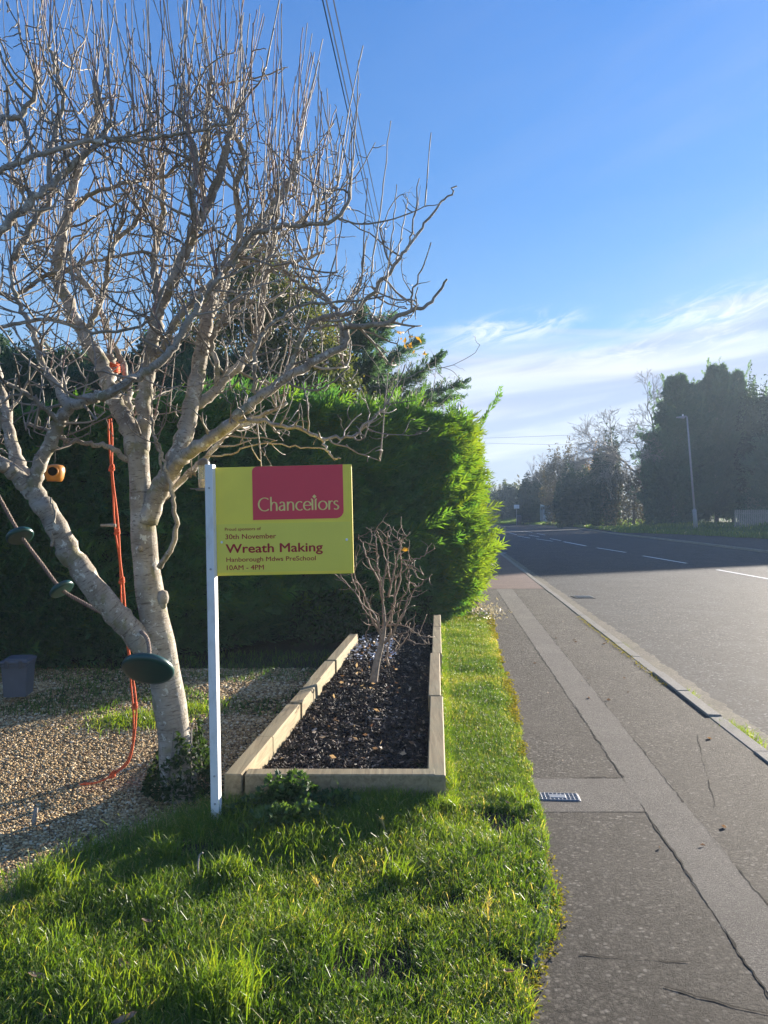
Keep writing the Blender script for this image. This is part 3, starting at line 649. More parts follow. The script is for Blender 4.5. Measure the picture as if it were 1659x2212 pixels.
def hfr(n, s0, s1, z0, z1, L=(.16, .34), w=.011, base=.3, npair=6):
    s = rng.uniform(s0, s1, n); z = rng.uniform(0, 1, n)*(z1-z0)+z0; z = np.minimum(z, htop(s))
    nr = hnrm(s); b = hbulge(s, z)
    B = np.c_[hpos(s)+nr*(b-rng.uniform(.0, .26, n))[:, None], z-.05]
    tg = np.stack([-nr[:, 1], nr[:, 0]], -1)
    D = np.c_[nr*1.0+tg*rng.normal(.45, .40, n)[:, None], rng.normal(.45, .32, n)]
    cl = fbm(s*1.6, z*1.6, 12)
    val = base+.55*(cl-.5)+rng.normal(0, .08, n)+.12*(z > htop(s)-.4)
    val = val+.32*np.clip((s-hl[-1]*0-11.6)/1.2, 0, 1)  # end past the corner coloured lighter, as if in sun
    fronds(g, B, D, rng.uniform(L[0], L[1], n)*(.8+.5*cl), w, npair, val)
sC = float(hl[np.argmin(np.abs(hps[:, 0]-1.0)+np.abs(hps[:, 1]-11.95))])
hfr(11000, 0, 6.2, 0, 3.2, (.2, .4), .013, .16, 6)  # left stretch coloured darker to stand in for its shade
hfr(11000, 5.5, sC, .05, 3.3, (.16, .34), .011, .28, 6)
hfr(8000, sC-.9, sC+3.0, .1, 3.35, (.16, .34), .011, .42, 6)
def plumes(n, s0, s1, z0, z1, base, Lp=(.35, .75), m=20):
    s = rng.uniform(s0, s1, n); z = rng.uniform(z0, z1, n); z = np.minimum(z, htop(s)); nr = hnrm(s); b = hbulge(s, z); tg = np.stack([-nr[:, 1], nr[:, 0]], -1)
    D = unit(np.c_[nr*.75+tg*rng.normal(.75, .3, n)[:, None], rng.normal(.38, .22, n)]); L_ = rng.uniform(*Lp, n)
    B0 = np.c_[hpos(s)+nr*(b-.22)[:, None], z-.1]-D*(L_*.35)[:, None]; v_ = base+rng.normal(0, .1, n)+.30*np.clip((s-sC+.3)/1.0, 0, 1)  # sunlit end painted into the plume tone
    t = rng.uniform(.1, 1, (n, m)); B = B0[:, None]+D[:, None]*(t*L_[:, None])[..., None]+rng.normal(size=(n, m, 3))*.022+np.array([0, 0, 1])*(.10*t**2)[..., None]
    Df = D[:, None]+rng.normal(size=(n, m, 3))*.38; fronds(g, B.reshape(-1, 3), Df.reshape(-1, 3), (.21-.10*t).reshape(-1), .0055, 8, np.repeat(v_, m)+.12*t.reshape(-1)-.06, 0., .36, .5)
plumes(620, 5.5, sC, .2, 3.1, .36); plumes(800, sC-.8, sC+1.6, .15, 3.2, .44, (.2, .48)); plumes(260, .3, 6, .3, 2.4, .1)  # last call: left plumes kept dark in colour for shade
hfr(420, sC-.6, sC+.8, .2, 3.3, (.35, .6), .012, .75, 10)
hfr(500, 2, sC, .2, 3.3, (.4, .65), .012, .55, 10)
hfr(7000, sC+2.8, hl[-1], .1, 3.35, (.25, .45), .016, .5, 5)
# top surface sprays
n = 9000; s = rng.uniform(6.5, sC+8, n); nr = hnrm(s); dpt = rng.uniform(0, 1.6, n)
B = np.c_[hpos(s)-nr*dpt[:, None], htop(s)-.15+.1*fbm(s*2, dpt*3, 8)]
D = np.c_[rng.normal(.15, .5, (n, 2)), np.full(n, 1.)]
fronds(g, B, D, rng.uniform(.14, .36, n), .011, 6, .50+.3*(fbm(s*1.6, dpt, 9)-.5))
n = 420; s = rng.uniform(7.5, sC+1.5, n); s = s+.35*np.sin(s*5); nr = hnrm(s); B = np.c_[hpos(s)-nr*rng.uniform(-.1, 1.0, n)[:, None], htop(s)-.15]
fronds(g, B, np.c_[rng.normal(.15, .35, (n, 2)), np.full(n, 1.)], rng.uniform(.3, .62, n), .012, 9, .30+.3*(s > sC-2))  # tufts left of the corner coloured darker, as if shaded
# stray leaders
for (px, py, Y, d, L) in ((1046, 905, 12.7, (.6, 0, 1), .55), (975, 905, 12.4, (.1, 0, 1), .35), (900, 880, 12.2, (.3, 0, 1), .4), (700, 880, 11.2, (.2, 0, 1), .4), (560, 885, 10.7, (-.2, 0, 1), .35)):
    p = P(px, py, Y); Bs = p+np.array(d)*np.linspace(-.5, L*.6, 16)[:, None]
    fronds(g, Bs, np.tile(np.array(d), (16, 1))+rng.normal(size=(16, 3))*.25, .24, .010, 6, .6)
g.build('foliage', CONIF, hedge, False, HX)

# ---------------------------------------------------------------- generic trees
def conifer(name, label, base, h, rad, nb, fl, w, mat, val=.45, group=None, low=.1, per=26, tip=0.8, dirbias=None):
    t = thing(name, label, 'tree', base, group)
    g = Geo(); g.tube([(0, 0, 0), (0.02, 0, h*.5), (0, .02, h*.97)], [rad*.07+.03, rad*.045+.02, .02], 8); g.build('trunk', BARK, t, True)
    g = Geo()
    for k in range(nb):
        f = low+(1-low)*(k/nb)**.9; z = h*f; R_ = rad*min(1, (1-f)*1.7)**(tip+.3)*rng.uniform(.45, 1.4)+.06*rad
        a = k*2.4+rng.normal()*.3; d = np.array([math.cos(a), math.sin(a), rng.uniform(.2, .8)])
        m = per; tt = rng.uniform(.15, 1, m)[:, None]; B = np.array([0, 0, z])+d*R_*tt+np.array([0, 0, .12])*R_*tt**2
        B += rng.normal(size=(m, 3))*R_*.07
        D = d+rng.normal(size=(m, 3))*.45+np.array([0, 0, .25])
        fronds(g, B, D, fl*(1.2-.5*tt[:, 0]), w, 4, val+.25*(rng.random()-.5)+.2*(f-.5))
    n = int(nb*1.2); zz_ = rng.uniform(low, 1, n); a = rng.uniform(0, 6.28, n); q_ = rng.uniform(.1, .6, n)*rad*(1-zz_)**tip
    fronds(g, np.c_[np.cos(a)*q_, np.sin(a)*q_, zz_*h], np.c_[np.cos(a)*.5, np.sin(a)*.5, np.full(n, .8)], fl, w, 4, val-.1)
    fronds(g, np.c_[rng.normal(size=(14, 2))*.02*rad, np.linspace(h*.93, h*1.0, 14)], np.c_[rng.normal(size=(14, 2))*.35, np.ones(14)], fl*.8, w, 4, val+.2)
    for k in range(14):
        a = rng.uniform(0, 6.28); q0 = rad*rng.uniform(.1, .8); z0 = h*rng.uniform(.82, .97)-q0*.55; L_ = h*rng.uniform(.08, .16); c0 = np.array([math.cos(a)*q0, math.sin(a)*q0, z0])
        fronds(g, c0+np.array([math.cos(a)*.15, math.sin(a)*.15, 1])*np.linspace(-.6, 1, 12)[:, None]*L_, np.c_[rng.normal(size=(12, 2))*.4, np.ones(12)], fl*.55, w*.8, 5, val+.3)
    g.build('crown', mat, t); return t
def blob(g, C, Rr, n, size, val, lump=.35, vz_=1.):
    """leaf mass: shell-weighted ellipsoid with noisy radius"""
    d = unit(rng.normal(size=(n, 3))); az_ = np.arctan2(d[:, 1], d[:, 0]); el_ = d[:, 2]
    k = 1+lump*(fbm(az_*1.6+C[0], el_*2.5+C[1], 11)*2-1)*1.2
    rr_ = rng.uniform(.25, 1, n)**.45*k
    p = np.array(C)+d*np.array(Rr)*rr_[:, None]
    cl = fbm(az_*4+C[0]*3, el_*6, 13)
    keep = cl+rng.random(n)*.35 > .42
    leaves(g, p[keep], size, (val+.6*(cl[keep]-.5)))
def baretree(g, base, h, d0=(0, 0, 1), r=.12, depth=5, spread=.55, seedp=0, sides=4, shrink=.72, val=.3, rmin=.008):
    def rec(p, d, L, r, k):
        pts, r_ = wander(p, d, L, L/4, .12, .25, r, r*.72); g.tube(pts, np.maximum(r_, rmin), sides if r > .02 else 3, val+.3*rng.random(), cap=False)
        if k == 0: return
        for j in range(rng.integers(2, 4)):
            q = pts[-1] if j < 2 else pts[-2]
            rec(q, unit(d+rng.normal(size=3)*spread+np.array([0, 0, .08])), L*shrink*rng.uniform(.8, 1.15), r*.66, k-1)
    rec(np.array(base, float), unit(np.array(d0, float)), h*.3, r, depth)

# evergreen broadleaf tree right behind the bare tree
ev = thing('evergreen_tree', 'leafy dark evergreen tree rising behind the bare tree and hedge', 'tree', (-2.0, 13.3, 0))
g = Geo(); g.tube([(-2, 13.3, 0), (-1.95, 13.3, 2.5), (-1.9, 13.2, 5.0)], [.12, .09, .04], 8); g.build('trunk', BARK, ev, True, off(ev))
g = Geo()
for (px, py, Y, rx, rz, n) in ((560, 640, 13.2, .75, .75, 5200), (640, 720, 13.2, .85, .8, 5200), (520, 760, 13.4, .9, .8, 4500), (690, 820, 13.0, .75, .7, 4200), (590, 850, 13.2, 1.0, .8, 4000), (470, 850, 13.4, .9, .7, 3000), (545, 575, 13.2, .35, .45, 1400), (440, 700, 13.5, .5, .6, 1600)):
    blob(g, P(px, py, Y), (rx, .8, rz), n, .045, .66, .5)
g.build('crown', EVERG, ev, False, off(ev))
g = Geo(); baretree(g, P(560, 900, 13.2), 3.4, (0, 0, 1), .05, 4, .45, rmin=.006); g.build('branches', TWIG, ev, True, off(ev))

# conifer with long side boughs poking out over the hedge
ct = thing('cypress_tree', 'ragged cypress tree with long boughs reaching right above the hedge', 'tree', (-.3, 15.2, 0))
g = Geo(); g.tube([(-.3, 15.2, 0), (-.3, 15.2, 2.5), (-.38, 15.2, 5.2)], [.12, .09, .02], 8); g.build('trunk', BARK, ct, True, off(ct))
g = Geo()
def bough(p0, p1, n=90, L=.3, sag=.0, val=.35, w=.012):
    t = rng.uniform(.05, 1, n)[:, None]; c = p0*(1-t)+p1*t+np.array([0, 0, 1])*(-sag*4*t*(1-t)); d = unit(p1-p0)
    B = c+rng.normal(size=(n, 3))*.05*(1.3-t); D = d*.9+rng.normal(size=(n, 3))*.42+np.array([0, 0, .12])
    fronds(g, B, D, L*(1.25-.6*t[:, 0]), w, 6, val)
    g.tube([p0, (p0+p1)/2-np.array([0, 0, sag]), p1], [.02, .012, .004], 4, .05)
for (x0, y0, x1, y1, n) in ((770, 900, 1005, 826, 170), (790, 880, 950, 775, 140), (770, 830, 900, 740, 120), (760, 900, 985, 860, 130), (770, 790, 845, 690, 110), (770, 760, 780, 668, 110), (770, 800, 700, 740, 110), (770, 850, 690, 800, 110), (780, 880, 860, 820, 120), (775, 740, 820, 690, 70), (775, 760, 735, 700, 70), (770, 910, 860, 870, 110), (770, 830, 820, 770, 110), (760, 880, 700, 860, 100), (770, 770, 790, 720, 100)):
    bough(P(x0, y0, 15.2), P(x1, y1, 15.2+rng.normal()*.5), n, .36, .03, .38)
blob(g, P(770, 850, 15.4), (.75, .6, .75), 3500, .06, .2, .3)
g.build('crown', CONIFD, ct, False, off(ct))

# bramble / rambling shrub with a few yellow leaves on the hedge top
br = thing('rambling_shrub', 'thin bare rambling shrub with a few yellow leaves poking above the hedge', 'shrub', tuple(P(880, 905, 12.9)))
g = Geo(); yl = Geo(); lv = Geo()
for k in range(34):
    x = rng.uniform(800, 950); p = P(x, 930, 12.9+rng.uniform(-.4, .4)); top = P(x+rng.normal()*18+8, rng.uniform(725, 870), 12.9+rng.uniform(-.5, .5))
    L = np.linalg.norm(top-p); pts, r_ = wander(p, unit(top-p), L, .07, .09, 0, .006, .003, .08); g.tube(pts, r_, 4, rng.uniform(.1, .9))
    for q_ in pts[4::2]:
        pt2, r2 = wander(q_, rng.normal(size=3)+np.array([0, 0, .5]), rng.uniform(.06, .2), .04, .2, .3, .0035, .002); g.tube(pt2, r2, 3, .5)
        if rng.random() < .6: leaves(lv, pt2[-1][None]+rng.normal(size=(2, 3))*.02, .02, .5)
for (a, b, c_) in (((940, 800), (990, 850), (997, 888)), ((930, 790), (975, 800), (1000, 830))):
    pts = sph(np.array([P(a[0], a[1], 12.9), P(b[0], b[1], 12.9), P(c_[0], c_[1], 12.9)]), 8); g.tube(pts, .005, 4, .5)
for (px, py) in ((862, 715), (868, 722), (873, 738), (880, 745), (890, 748), (903, 735), (918, 762), (885, 728), (895, 760), (866, 733)):
    leaves(yl, P(px, py, 12.9)[None]+rng.normal(size=(2, 3))*.02, .055, .8)
g.build('stems', TWIG, br, True, off(br)); yl.build('yellow_leaves', AUT, br, False, off(br)); lv.build('leaves', EVERG, br, False, off(br))

# dark conifers behind the hedge on the left
for k, (px, py, Y, lab) in enumerate(((10, 770, 13.5, 'dark conifer at the far left, its tip just over the hedge'), (120, 815, 13., 'dark conifer behind the orange clay feeder'), (205, 800, 14.5, 'dark conifer behind the rope stub of the bare tree'), (300, 810, 13.5, 'dark conifer behind the middle fork of the bare tree'), (400, 770, 14.5, 'dark conifer between the bare tree and the leafy evergreen'), (-90, 740, 14., 'dark conifer beyond the left end of the hedge'), (500, 815, 13.3, 'dark conifer low behind the right boughs of the bare tree, above the sign'), (60, 830, 12.2, 'dark conifer between the far left conifer and the clay feeder'))):
    p = P(px, py, Y); conifer('conifer', lab, (p[0], p[1]-.9, 0), p[2]-.12, 1.55, 120, .42, .016, CONIFD, .12, 'dark conifers behind the hedge', .25, 34, .45)

# ---------------------------------------------------------------- for-sale style board
yb = 4.19; PB = (-.911, yb, 0)
sign = thing('event_sign', 'yellow and red wooden event sign on a white post beside the raised bed', 'sign', PB)
g = Geo(); top = np.array([-.947, yb, 1.958]); bot = np.array([-.909, yb, -.15]); ax = top-bot
g.box((.046, .046, np.linalg.norm(ax)), Matrix.Translation(Vector((top+bot)/2)) @ Matrix.Rotation(-math.atan2(.038, 2.1), 4, 'Y') @ Matrix.Rotation(R(-11), 4, 'Z'), .003)
PW = MB('weathered_white_paint', .5, .4); PW.out(PW.mix(PW.ramp(PW.noise(14, 6, .7, PW.map(None, (1, 1, .35))), [(.52, 0.), (.75, .55)]), (.76, .76, .73), (.40, .37, .30)), PW.bump(PW.noise(40, 4), .15, .003))
post = g.build('post', PW.m, sign, False, off(sign))
g = Geo()
for z in (.27, .12, 1.83, 1.39): g = Geo(); g.lathe([(0, .004), (.005, .004), (.006, 0)], 12, TM((np.interp(z, [0, 1.96], [-.911, -.947])-.002, yb-.0265, z), axis=(-.19, -.98, 0))); g.build('screw', SCREW, post, xf=off(sign))
# board frame: origin top-left front corner, x right, z up, facing -Y
TLp = P(464, 1010.2, 4.20); TRp = P(758.8, 1002.6, 4.16); BLp = P(467.5, 1244, 4.20); 
ex = TRp-TLp; BW = np.linalg.norm(ex); ex = ex/BW; ez = TLp-BLp; BH = np.linalg.norm(ez); ez = ez/BH; ez = ez-ex*np.dot(ex, ez); ez /= np.linalg.norm(ez); ey = np.cross(ez, ex)
bm_ = thing('tmp', 'x', 'x'); bpy.data.objects.remove(bm_)
Mb = Matrix(((ex[0], ey[0], ez[0], TLp[0]), (ex[1], ey[1], ez[1], TLp[1]), (ex[2], ey[2], ez[2], TLp[2]), (0, 0, 0, 1)))
Ms = Matrix.Translation(Vector(PB)).inverted() @ Mb
def bobj(g, name, mat, parent, smooth=False):
    M = np.array(Ms); return g.build(name, mat, parent, smooth, lambda V: V@M[:3, :3].T+M[:3, 3])
g = Geo(); g.box((BW, .018, BH), TM((BW/2, .009, -BH/2)), .0015); board = bobj(g, 'board', YEL, sign)
def flat(name, poly, y0, y1, mat, parent):
    g = Geo(); n = len(poly); poly = np.array(poly); f = np.c_[poly[:, 0], np.full(n, y0), poly[:, 1]]; b = np.c_[poly[:, 0], np.full(n, y1), poly[:, 1]]
    i = np.arange(n); g.add(np.r_[f, b], [i[::-1][None].copy() if area(poly) < 0 else i[None], np.stack([i, i+n, (i+1) % n+n, (i+1) % n], -1)]); return bobj(g, name, mat, parent)
def area(p): return .5*np.sum(p[:, 0]*np.roll(p[:, 1], -1)-np.roll(p[:, 0], -1)*p[:, 1])
def arc(cx, cz, r, a0, a1, n=10): return [(cx+r*math.cos(R(a)), cz+r*math.sin(R(a))) for a in np.linspace(a0, a1, n)]
u0, u1, v1 = .274*BW, .937*BW, -.492*BH; rc = .027; rc2 = .042
flat('red_panel', [(u0, v1)]+arc(u1-rc2, v1+rc2, rc2, -90, 0)+[(u1, -.0005)]+arc(u0+rc, -.0005-rc, rc, 90, 180), -.0015, .001, REDM, board)
flat('slip_panel', [(.004*BW, -.972*BH), (.986*BW, -.972*BH), (.986*BW, -.525*BH), (.004*BW, -.525*BH)], -.003, .001, SLIP, board)
for (u, v) in ((.04, .69), (.955, .69)): g = Geo(); g.lathe([(0, .003), (.005, .0025), (.007, 0)], 14, TM((u*BW, -.003, -v*BH), axis=(0, -1, 0))); bobj(g, 'screw', WHITE, board)
def text(s, u, v, w, cap, bold=0., name='lettering', y=-.0038):
    cu = bpy.data.curves.new('t', 'FONT'); cu.body = s; cu.size = 1; cu.extrude = 0; cu.resolution_u = 4
    o = bpy.data.objects.new('t', cu); COL.objects.link(o); dg = bpy.context.evaluated_depsgraph_get(); dg.update()
    me = bpy.data.meshes.new_from_object(o.evaluated_get(dg)); bpy.data.objects.remove(o)
    n = len(me.vertices); co = np.zeros(n*3, np.float32); me.vertices.foreach_get('co', co); co = co.reshape(-1, 3)
    tri = []
    for p in me.polygons:
        vs = list(p.vertices)
        if len(vs) == 3: tri.append(vs)
        else: tri += [[vs[0], vs[k], vs[k+1]] for k in range(1, len(vs)-1)]
    sx = w/(co[:, 0].max()-co[:, 0].min()); x = (co[:, 0]-co[:, 0].min())*sx+u*BW; z = co[:, 1]*cap/.73-v*BH; g = Geo()
    k = 0
    for ox, oz in (((0, 0),) if not bold else ((-1, 0), (1, 0), (0, .7), (0, -.7), (0, 0))):
        g.add(np.c_[x+ox*bold, np.full(n, y-.00005*k), z+oz*bold], np.array(tri)); k += 1
    return bobj(g, name, TXT, board)
text('Proud sponsors of', .066, .585, .264*BW, .0170, .0003)
text('30th November', .068, .663, .373*BW, .0275, .0005)
text('Wreath Making', .070, .790, .708*BW, .0500, .0017)
text('Hanborough Mdws PreSchool', .072, .872, .655*BW, .0255, .0004)
text('10AM - 4PM', .074, .948, .272*BW, .0270, .0005)
# shop name drawn with a broad pen
def ell(cx, cz, rx, rz, a0, a1, n=26): return [(cx+rx*math.cos(R(a)), cz+rz*math.sin(R(a))) for a in np.linspace(a0, a1, n)]
def cr(p): return [tuple(x[:2]) for x in sph(np.c_[np.array(p, float), np.zeros(len(p))], 8)]
st = lambda x, h: [(x, 0), (x, h)]
arch = lambda x: cr([(x, .55), (x+.12, .82), (x+.33, .93), (x+.54, .82), (x+.6, .55), (x+.6, 0)])
GL = {'C': ([ell(.72, .72, .64, .70, 50, 312)], 1.30), 'h': ([st(.1, 1.52), arch(.1)], .92), 'a': ([cr([(.12, .80), (.34, .94), (.55, .84), (.6, .55), (.6, 0)]), cr([(.6, .56), (.3, .52), (.1, .38), (.1, .14), (.3, .04), (.6, .22)])], .86),
      'n': ([st(.1, .97), arch(.1)], .92), 'c': ([ell(.48, .48, .40, .46, 52, 310)], .80), 'e': ([[(.1, .52), (.82, .52)], ell(.48, .48, .38, .46, 5, 318, 34)], .96),
      'l': ([[(.06, 0), (.06, 1.14)], [(.06, 1.10), (-.06, 1.22)]], .30), 'L': ([[(.1, 0), (.1, 1.14)], [(.1, 1.10), (.22, 1.22)]], .36),
      'o': ([ell(.5, .48, .42, .46, 0, 360, 40)], 1.08), 'r': ([st(.1, .97), cr([(.1, .55), (.2, .82), (.36, .93), (.48, .90)])], .54),
      's': ([cr([(.50, .84), (.32, .94), (.12, .84), (.14, .64), (.34, .50), (.52, .34), (.48, .12), (.26, .03), (.06, .12)])], .60)}
g = Geo(); xx = 0; zc = 0; strokes = []; dia = 0
for ch in 'ChancelLors':
    ps, w_ = GL[ch]
    if ch == 'L': dia = xx-.07
    for p in ps: strokes.append(np.array(p)+np.array([xx, 0]))
    xx += w_
sc_ = .582*BW/(xx-.15); szc = .0503
for k, p in enumerate(strokes):
    t = np.gradient(p, axis=0); t = unit(t); nr = np.stack([-t[:, 1], t[:, 0]], -1); hw = np.sqrt((.088*nr[:, 0])**2+(.045*nr[:, 1])**2)
    a = p+nr*hw[:, None]; b = p-nr*hw[:, None]; n = len(p); y_ = -.0022-.00006*k
    c2 = np.r_[a, b]; V = np.c_[(c2[:, 0]-.05)*sc_+.316*BW, np.full(2*n, y_), c2[:, 1]*szc-.412*BH]; i = np.arange(n-1)
    g.add(V, np.stack([i, i+1, i+n+1, i+n], -1))
dx, dz = (dia)*sc_+.316*BW, 1.45*szc-.412*BH; q_ = .0115
g.add([(dx-q_, -.0022, dz), (dx, -.0022, dz-q_), (dx+q_, -.0022, dz), (dx, -.0022, dz+q_)], np.array([[0, 1, 2, 3]]))
bobj(g, 'lettering', CREAM, board)

# ---------------------------------------------------------------- raised bed of sleepers
bed = thing('raised_bed', 'raised flower bed edged with timber sleepers and filled with bark mulch', 'raised bed', (-.3, 4.4, 0))
BX = off(bed)
def xl(Y): return -.925+.095*(Y-4.4)
def xr(Y): return .36+.068*(Y-4.4)
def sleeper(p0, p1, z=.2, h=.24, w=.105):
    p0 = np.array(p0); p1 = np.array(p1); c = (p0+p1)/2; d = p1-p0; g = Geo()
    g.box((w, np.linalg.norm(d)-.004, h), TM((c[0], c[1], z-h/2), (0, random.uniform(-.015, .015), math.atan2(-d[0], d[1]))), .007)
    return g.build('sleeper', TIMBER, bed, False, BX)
yy = [4.40, 5.15, 6.05, 6.95, 7.8, 8.7, 9.55]
for a, b, dz, dx in zip(yy[:-1], yy[1:], (0, -.004, .004, -.006, .002, -.01), (0, .0, .012, -.006, .01, 0)):
    sleeper((xl(a)+.06+dx, a), (xl(b)+.06+dx, b), .20+dz)
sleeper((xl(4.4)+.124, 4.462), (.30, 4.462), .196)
yy = [4.40, 6.3, 8.2, 10.1, 11.25]
for a, b, dx in zip(yy[:-1], yy[1:], (0, -.014, .004, .01)): sleeper((xr(a)-.06+dx, a), (xr(b)-.06+dx, b), .2+random.uniform(-.006, .006))
sheet('m', lambda Y: xl(Y)+.10, lambda Y: xr(Y)-.10, np.arange(4.5, 11.3, .06), 0, plain('mulch_base', (.02, .014, .010), .95, .1), 26, lambda X, Y: .065+.05*(fbm(X*2.5, Y*2.5, 8)-.5)+.03*(vn(X*14, Y*14, 3)-.5))
mb = bpy.data.objects['m']; mb.name = 'mulch_base'; del mb['kind']; mb.data.transform(Matrix.Translation(Vector(bed.location)*-1)); mb.parent = bed
def boxes_np(g, C, size, val, tilt=.5):
    n = len(C); a = unit(np.c_[rng.normal(size=(n, 2)), rng.normal(size=n)*tilt]); b = unit(np.cross(a, np.c_[rng.normal(size=(n, 2))*tilt, np.ones(n)])); c = np.cross(a, b)
    s = size*rng.uniform(.5, 1.5, (n, 3)); V = []
    for sx, sy, sz in ((-1, -1, -1), (1, -.7, -1), (1, 1, -1), (-1, .8, -1), (-1, -1, 1), (.8, -.8, 1), (.9, .8, 1), (-.8, 1, 1)):
        V.append(C+a*s[:, :1]*sx+b*s[:, 1:2]*sy+c*s[:, 2:]*sz)
    V = np.stack(V, 1).reshape(-1, 3); f = np.array([[0, 3, 2, 1], [4, 5, 6, 7], [0, 1, 5, 4], [1, 2, 6, 5], [2, 3, 7, 6], [3, 0, 4, 7]])
    g.add(V, (np.arange(n)[:, None, None]*8+f[None]).reshape(-1, 4), np.repeat(val, 8))
n = 16000; Yc = 4.52+6.7*rng.random(n)**1.5; t = rng.random(n); Xc = (xl(Yc)+.13)*(1-t)+(xr(Yc)-.13)*t
Zc = .065+.05*(fbm(Xc*2.5, Yc*2.5, 8)-.5)+.03*(vn(Xc*14, Yc*14, 3)-.5)+rng.uniform(0, .018, n)
g = Geo(); boxes_np(g, np.c_[Xc, Yc, Zc], np.array([.020, .006, .0025]), rng.random(n)**1.1)
tag(g.build('mulch_chips', CHIP, bed, False, BX), kind='stuff')
n = 150; Yc = rng.uniform(4.6, 10, n); t = rng.random(n); Xc = (xl(Yc)+.15)*(1-t)+(xr(Yc)-.15)*t
g = Geo(); leaves(g, np.c_[Xc, Yc, .10+rng.uniform(0, .02, n)], .024, rng.uniform(0, 1.2, n), .6)
o = g.build('leaf_litter', DRYL); tag(o, kind='stuff')
n = 260; Yc = rng.uniform(8.3, 9.9, n); Xc = rng.uniform(-.45, .15, n)
g = Geo(); leaves(g, np.c_[Xc, Yc, .105+rng.uniform(0, .02, n)], .022, .5, .7); tag(g.build('pale_petals', plain('petal', (.6, .62, .66), .8)), kind='stuff')

# bare pruned shrub in the bed
sh = thing('bare_shrub', 'small bare pruned shrub growing in the raised bed', 'shrub', tuple(G(808, 1470, .1)))
SX = off(sh); ys = 7.28
def sp_(*pts): return np.array([P(a, b, ys+(c if len(pts[0]) > 2 else 0)) for (a, b, *c_) in pts for c in [c_[0] if c_ else 0]])
SHT = plain('shrub_trunk_bark', (.27, .215, .16), .8, .3, .35, 30, .6)
g = Geo(); g.tube(sph(sp_((806, 1485), (808, 1465), (814, 1430), (824, 1390), (830, 1350), (828, 1310)), 4), np.linspace(.046, .013, 21), 10)
g.build('trunk', SHT, sh, True, SX)
SHB = plain('shrub_bark', (.27, .20, .14), .75, .3, .35, 40, .4)
g = Geo(); segs = []
SH = [((826, 1400), (815, 1340), (780, 1300), (745, 1255), (725, 1225)), ((826, 1380), (800, 1330), (790, 1290), (765, 1240), (770, 1200)), ((828, 1320), (826, 1270), (836, 1220), (838, 1180), (835, 1165), (843, 1138)),
      ((838, 1290), (850, 1240), (860, 1200), (868, 1170), (885, 1150)), ((830, 1360), (850, 1310), (862, 1250), (866, 1190), (862, 1160)), ((832, 1390), (870, 1330), (885, 1290), (905, 1265), (935, 1240)),
      ((832, 1420), (860, 1400), (880, 1370), (885, 1345)), ((834, 1350), (870, 1350), (900, 1370), (935, 1378)), ((838, 1440), (838, 1400), (845, 1350), (850, 1300), (858, 1240)), ((826, 1300), (815, 1250), (795, 1210), (785, 1180), (775, 1160)),
      ((828, 1280), (818, 1240), (815, 1200), (812, 1170), (800, 1140)), ((866, 1210), (890, 1210), (915, 1200), (938, 1185)), ((868, 1215), (895, 1225), (915, 1240)), ((830, 1370), (805, 1350), (790, 1370)), ((834, 1330), (865, 1300), (880, 1270), (885, 1230)),
      ((812, 1345), (790, 1320), (770, 1270), (755, 1230)), ((845, 1260), (830, 1200), (820, 1160), (815, 1145)), ((880, 1380), (905, 1392), (935, 1388)), ((900, 1265), (880, 1250), (890, 1215))]
for s_ in SH:
    dp = rng.normal()*.16; p = sph(np.array([P(a, b, ys+dp*i_/len(s_)) for i_, (a, b) in enumerate(s_)]), 5); p += rng.normal(size=p.shape)*.006
    r0 = .0115 if len(s_) > 4 else .007; g.tube(p, np.linspace(r0, .0034, len(p)), 7, rng.uniform(.25, .6))
    for q_ in p[3::1]:
        for _k in range(1 if rng.random() < .6 else 0):
            pt, r_ = wander(q_, rng.normal(size=3)+np.array([0, 0, .5]), rng.uniform(.03, .17)*(1 if _k else 1.4), .025, .16, .6, .0036, .0018, .12); g.tube(pt, r_, 4, rng.uniform(.2, .8))
g.build('branches', SHB, sh, True, SX)
g = Geo(); leaves(g, P(877, 1188, ys)[None]+rng.normal(size=(3, 3))*.012, .04, .9); g.build('leaf', AUT, sh, False, SX)

# ---------------------------------------------------------------- hanging things
def braid(g, pts, rr, pitch=.05, tone=.5):
    pts = np.asarray(pts); n = max(10, int(np.linalg.norm(np.diff(pts, axis=0), axis=1).sum()/.006))
    ln = np.concatenate([[0], np.cumsum(np.linalg.norm(np.diff(pts, axis=0), axis=1))]); s = np.linspace(0, ln[-1], n)
    c = np.stack([np.interp(s, ln, pts[:, k]) for k in range(3)], -1); T = unit(np.gradient(c, axis=0)); u = unit(np.cross(T, [0, 1, .01])); w = np.cross(T, u)
    for k in range(3):
        a = (s/pitch*2*math.pi+k*2.094)[:, None]; g.tube(c+(u*np.cos(a)+w*np.sin(a))*rr*.55, rr*.62, 6, .2+.3*k)
rope = thing('climbing_rope', 'braided climbing rope with three green disc seats hanging over the left limb', 'rope swing', tuple(P(320, 1443, 4.36)))
RX = off(rope); g = Geo()
braid(g, sph(np.array([P(-40, 1010, 4.75), P(0, 1078, 4.78), P(45, 1157, 4.82), P(90, 1218, 4.86), P(133, 1273, 4.9), P(180, 1302, 4.94), P(240, 1335, 4.96), P(290, 1365, 4.9), P(305, 1362, 4.8)]), 6), .011)
braid(g, sph(np.array([P(298, 1366, 4.74), P(306, 1366, 4.58), P(317, 1378, 4.50), P(322, 1400, 4.46), P(322, 1425, 4.42)]), 6), .011)
g.build('rope', ROPEW, rope, True, RX)
